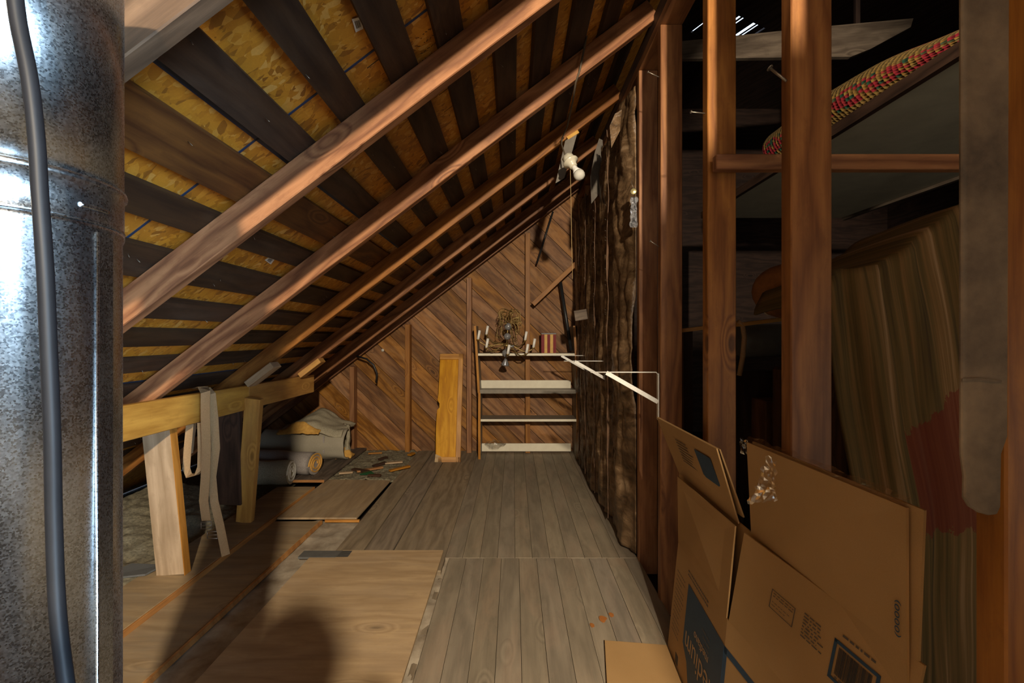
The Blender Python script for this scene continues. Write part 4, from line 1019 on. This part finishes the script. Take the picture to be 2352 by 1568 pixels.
m = MB(); m.grid(lambda u, v: at(1700+18*u, 1005+35*v+6*u, 1.13)+Vector((0, .01*noise.noise(Vector((u*5, v*5, 0))), 0)), 4, 6, smooth=False); m.build('clear_tape', 'film', root)

# ------------------------------------------------------------------ canvas strip on the nearest stud
m = MB(); outl = []
zt_, zb_ = 1.60, at(2250, 1178, .545).z
xl, xr = at(2200, 0, .545).x, at(2310, 0, .545).x
for (px_, py_) in ((2200, -60), (2200, 1040), (2207, 1090), (2206, 1140), (2218, 1160), (2240, 1174), (2262, 1180), (2282, 1178), (2290, 1160), (2292, 1040), (2306, 1000), (2310, -60), (2290, -60)): outl.append(at(px_, py_, .548))
m.prism(outl, (0, -1, 0), .005)
o = m.build('canvas_strip', 'leather', bevel=.0015); tag(o, 'mottled grey-brown canvas strip hanging on the nearest stud, right edge', 'strip')
m = MB(); m.ribbon([at(2210, 872, .541), at(2250, 870, .541), at(2300, 876, .541)], .003, Z_, .001); m.build('fold', 'leather', o)

# ------------------------------------------------------------------ storage beyond the studs
z = CAM_Z+1.04
m = MB(); m.prism([(1.67, 1.3, z), (2.88, 1.3, z), (2.88, 4.0, z), (1.67, 4.0, z)], (0, 0, 1), .012); o = m.build('plaster_sheet', 'drywall'); tag(o, 'large pale grey sheet stored flat overhead beyond the studs', 'panel')
m = MB(); m.box((1.66, 2.6, z+.022), Y_, Z_, X_, (2.8, .055, .03)); m.build('edge_board', 'darkwood', o)
m = MB(); m.box((2.90, 2.6, z+.0), Y_, Z_, X_, (2.8, .045, .03)); m.build('edge_board', 'greywood', o)
for xx in (1.75, 2.75):
    m = MB(); m.box((xx, 4.05, z/2), Z_, X_, Y_, (z, .06, .06)); tag(m.build('post', 'deep'), 'dark post holding up the overhead grey sheet, %s side' % ('left' if xx < 2 else 'right'), 'post')
    m = MB(); m.box((xx, 1.25, z/2), Z_, X_, Y_, (z, .06, .06)); tag(m.build('post', 'deep'), 'dark near post holding up the overhead grey sheet, %s side' % ('left' if xx < 2 else 'right'), 'post')
m = MB()
def rug(u, v):
    an = v*2*math.pi; sw = .12+.88*math.sin(min(1, u*1.25)*math.pi*.5); hh = .135*sw; return (1.83+.19*math.cos(an)*(.5+.5*sw), 1.5+u*1.5, z+.06+hh+hh*math.sin(an)+.012*noise.noise(Vector((u*6, math.cos(an), math.sin(an)))))
m.grid(rug, 50, 40, uvscale=(2.2, 1.9)); tag(m.build('rolled_rug', 'rug'), 'rolled rug woven in red, yellow and green on the overhead sheet', 'rug')
m = MB(); m.prism([at(1560, 95, 3.0), at(1900, 60, 3.0), at(2098, 42, 3.0), at(2092, 62, 3.0), at(2000, 112, 3.0), at(1955, 130, 3.0), at(1560, 135, 3.0)], (0, 1, 0), .03); tag(m.build('hanging_plank', 'greywood'), 'wide grey plank high in the dark beyond the studs', 'plank')
for xx in (1.3, 2.3):
    m = MB(); m.box((xx, 3.05, 3.5), Z_, X_, Y_, (.85, .03, .02)); tag(m.build('hanger', 'deep'), 'dark hanger holding the high grey plank, %s' % ('left' if xx < 2 else 'right'), 'hanger')
# draped blanket over a pile
m = MB()
ol = [(0, .10), (.06, .19), (.2, .20), (.33, .26), (.5, .37), (.7, .42), (1, .44)]
def topz(u):
    for (a, za), (b_, zb) in zip(ol, ol[1:]):
        if u <= b_: return CAM_Z+za+(zb-za)*(u-a)/(b_-a)
    return CAM_Z+.44
def blanket(u, v):
    x = .93+u*.75; tz = topz(u)
    if v < .15: t = v/.15; zz_ = tz-.02*(1-math.sin(t*1.57)); y = 1.75-.42*t
    else: t = (v-.15)/.85; zz_ = tz*(1-t)+.01*t; y = 1.33-.05*math.sin(t*3.14)-.08*t
    fold_ = .035*noise.noise(Vector((u*9, v*1.5, 0)))+.02*noise.noise(Vector((u*26, v*2.2, 3)))
    x += -.02*math.sin(v*5)+.02*noise.noise(Vector((v*4, u*3, 8))); return (x, y+fold_, zz_+.01*noise.noise(Vector((u*12, v*8, 4))))
m.grid(blanket, 70, 80, uvscale=(1, 1)); tag(m.build('draped_blanket', 'blanket', solid=.008), 'dark olive and brown striped blanket with a red band, draped over a tall pile', 'blanket')
m = MB(); m.grid(lambda u, v: Vector((1.10+.14*math.cos(v*6.28)*math.sin(u*3.14)**.6+.0, 1.82+.08*math.cos(u*3.14), CAM_Z+.18+.11*math.sin(v*6.28)*math.sin(u*3.14)**.6)) , 20, 24); tag(m.build('cushion', 'orangecloth'), 'orange-brown cushion resting behind the striped blanket', 'cushion')
m = MB(); m.box((1.35, 1.62, .48), Z_, X_, Y_, (.96, .64, .40)); tag(m.build('packing_crate', 'darkwood', bevel=.01), 'dark wooden crate mostly hidden under the striped blanket', 'crate')
m = MB(); m.grid(lambda u, v: at(1916+86*u, 690-34*u+26*v*(1-.3*u), 1.45)+Vector((0, .03*noise.noise(Vector((u*9, v*9, 0))), .02*noise.noise(Vector((u*8, v*9, 5))))), 14, 8, smooth=False); tag(m.build('plastic_wrap', 'greypaper', solid=.01), 'grey crumpled plastic wrap on the left shoulder of the striped blanket', 'wrap')
m = MB(); pts = [at(1555, 760, 2.05), at(1620, 752, 2.02), at(1700, 745, 2.0), at(1800, 732, 1.97), at(1900, 715, 1.93)]; m.ribbon(pts, .06, Y_, .016); o = m.build('bowed_shelf', 'beam'); tag(o, 'thin bowed wooden shelf glimpsed between the studs', 'shelf')
for (yy, xx) in ((2.0, 1.42), (2.05, .78)):
    m = MB(); m.box((xx, yy, (CAM_Z+.02)/2), Z_, X_, Y_, (CAM_Z+.02 if xx > 1 else CAM_Z+.03, .04, .03)); m.build('leg', 'deep', o)
for k, (py_, dd) in enumerate(((697, 0), (715, 0))):
    m = MB(); c0 = at(1755+3*k, py_, 1.93); c1 = c0+Vector((.30, .0, .018)); m.bar(c0+Vector((.01, 0, 0)), c1, .030, .010, Z_); m.lathe([(.015, 0), (.015, .010)], c0+Vector((.01, .005, 0)), (0, -1, 0), 20)
    o = m.build('white_slat', 'cream_strip', bevel=.002); tag(o, '%s of two white rounded slats with a screw hole on the bowed shelf' % ('upper' if k == 0 else 'lower'), 'slat', 'white slats')
    m = MB(); m.lathe([(.0035, 0), (.0035, .002)], at(1774+3*k, py_-1, 1.922), (0, -1, 0), 10); m.build('screw_hole', 'inkblack', o)
m = MB(); m.lathe([(.07, 0), (.078, .01), (.078, .30), (.07, .31)], at(1695, 782, 2.15), X_, 28); tag(m.build('stove_pipe', 'greytape'), 'dark metal drum lying under the bowed shelf between the studs', 'drum')
m = MB(); m.box((1.21, 2.15, .46), Z_, X_, Y_, (.92, .30, .10)); tag(m.build('drum_stand', 'deep'), 'dark stand under the metal drum', 'stand')
m = MB(); m.tube([at(1694, 738, 1.98), at(1706, 748, 1.98), at(1710, 775, 1.97), at(1706, 820, 1.97), at(1698, 862, 1.98)], .011, 8); o = m.build('rope', 'webbing'); tag(o, 'pale rope end hanging from the bowed shelf', 'rope')
m = MB(); m.box((1.22, 2.03, .40), Z_, X_, Y_, (.80, .26, .12)); tag(m.build('brown_carton', 'redboard', bevel=.004), 'dim brown carton standing below the metal drum', 'carton')
# unseen panel added behind the camera to keep lamp light off the right-hand studs
m = MB(); m.box((.838, -.5, .967), Z_, X_, Y_, (1.955, .74, .03)); tag(m.build('shade_panel', 'darkwood', bevel=.003), 'unseen upright panel added behind the camera to shade the right-hand studs', 'door panel')

# photographer kneeling behind the camera, whose head shades the floor
def skin(name, chain, edges, mat, parent, sub=1):
    me = bpy.data.meshes.new(name); me.from_pydata([c[0] for c in chain], edges, []); o = bpy.data.objects.new(name, me); COL.objects.link(o)
    if parent: o.parent = parent; o.location = -Vector(parent['_org'])
    md = o.modifiers.new('skin', 'SKIN'); me.skin_vertices.new() if not me.skin_vertices else None
    for i_, c in enumerate(chain): me.skin_vertices[0].data[i_].radius = (c[1], c[2] if len(c) > 2 else c[1])
    me.skin_vertices[0].data[0].use_root = True
    sd = o.modifiers.new('sub', 'SUBSURF'); sd.levels = sd.render_levels = 2
    me.materials.append(M[mat]); return o
root = empty('person', (-.09, -.45, 0)); tag(root, 'person in a dark jacket kneeling behind the camera', 'person')
ch = [((-.09, -.50, .42), .15, .12), ((-.09, -.47, .62), .14, .11), ((-.09, -.42, .86), .17, .11), ((-.09, -.38, .97), .08, .07), ((-.09, -.345, 1.03), .052),
      ((-.28, -.42, .92), .06), ((-.30, -.27, .74), .045), ((-.16, -.09, .93), .032), ((.10, -.42, .92), .06), ((.13, -.27, .74), .045), ((.0, -.09, .93), .032),
      ((-.19, -.47, .38), .10), ((-.22, -.12, .12), .065), ((-.22, -.50, .07), .05), ((-.22, -.66, .05), .04), ((.01, -.47, .38), .10), ((.05, -.08, .36), .07), ((.05, -.10, .08), .05), ((.05, -.0, .04), .04)]
ed = [(0, 1), (1, 2), (2, 3), (3, 4), (2, 5), (5, 6), (6, 7), (2, 8), (8, 9), (9, 10), (0, 11), (11, 12), (12, 13), (13, 14), (0, 15), (15, 16), (16, 17), (17, 18)]
skin('body', ch, ed, 'jacket', root)
m = MB()
def headf(u, v):
    th = v*2*math.pi; ph = u*math.pi; r = .088; x = r*.86*math.sin(ph)*math.cos(th); y = r*1.02*math.sin(ph)*math.sin(th); z_ = r*1.30*math.cos(ph)
    if y > .06: z2 = abs(z_+.005); y += .016*max(0, 1-z2/.03)*max(0, 1-abs(x)/.014)      # nose
    if z_ < -.05: y += .012*max(0, math.sin(th))
    return (-.09+x, -.29+y, 1.145+z_)
m.grid(headf, 24, 32); m.build('head', 'skin', root)
m = MB(); m.grid(lambda u, v: Vector(headf(u*.45, v))+(Vector(headf(u*.45, v))-Vector((-.09, -.29, 1.145))).normalized()*.010, 12, 32); m.build('hair', 'jacket', root)
for sx_, hx in ((-1, -.16), (1, 0.0)):
    for k in range(4):
        m = MB(); a = Vector((hx+sx_*-.0, -.08+.0*k, .955+.018*k-.02)); m.tube([a, a+Vector((-sx_*.02, .035, .002)), a+Vector((-sx_*.045, .040, .0)), a+Vector((-sx_*.058, .022, 0))], [.009, .0085, .008, .006], 8); m.build('finger', 'skin', root)
    m = MB(); a = Vector((hx, -.085, .96)); m.tube([a, a+Vector((-sx_*.018, .0, .035)), a+Vector((-sx_*.035, .01, .05))], [.011, .010, .008], 8); m.build('thumb', 'skin', root)

for o in bpy.data.objects:
    if '_org' in o: del o['_org']
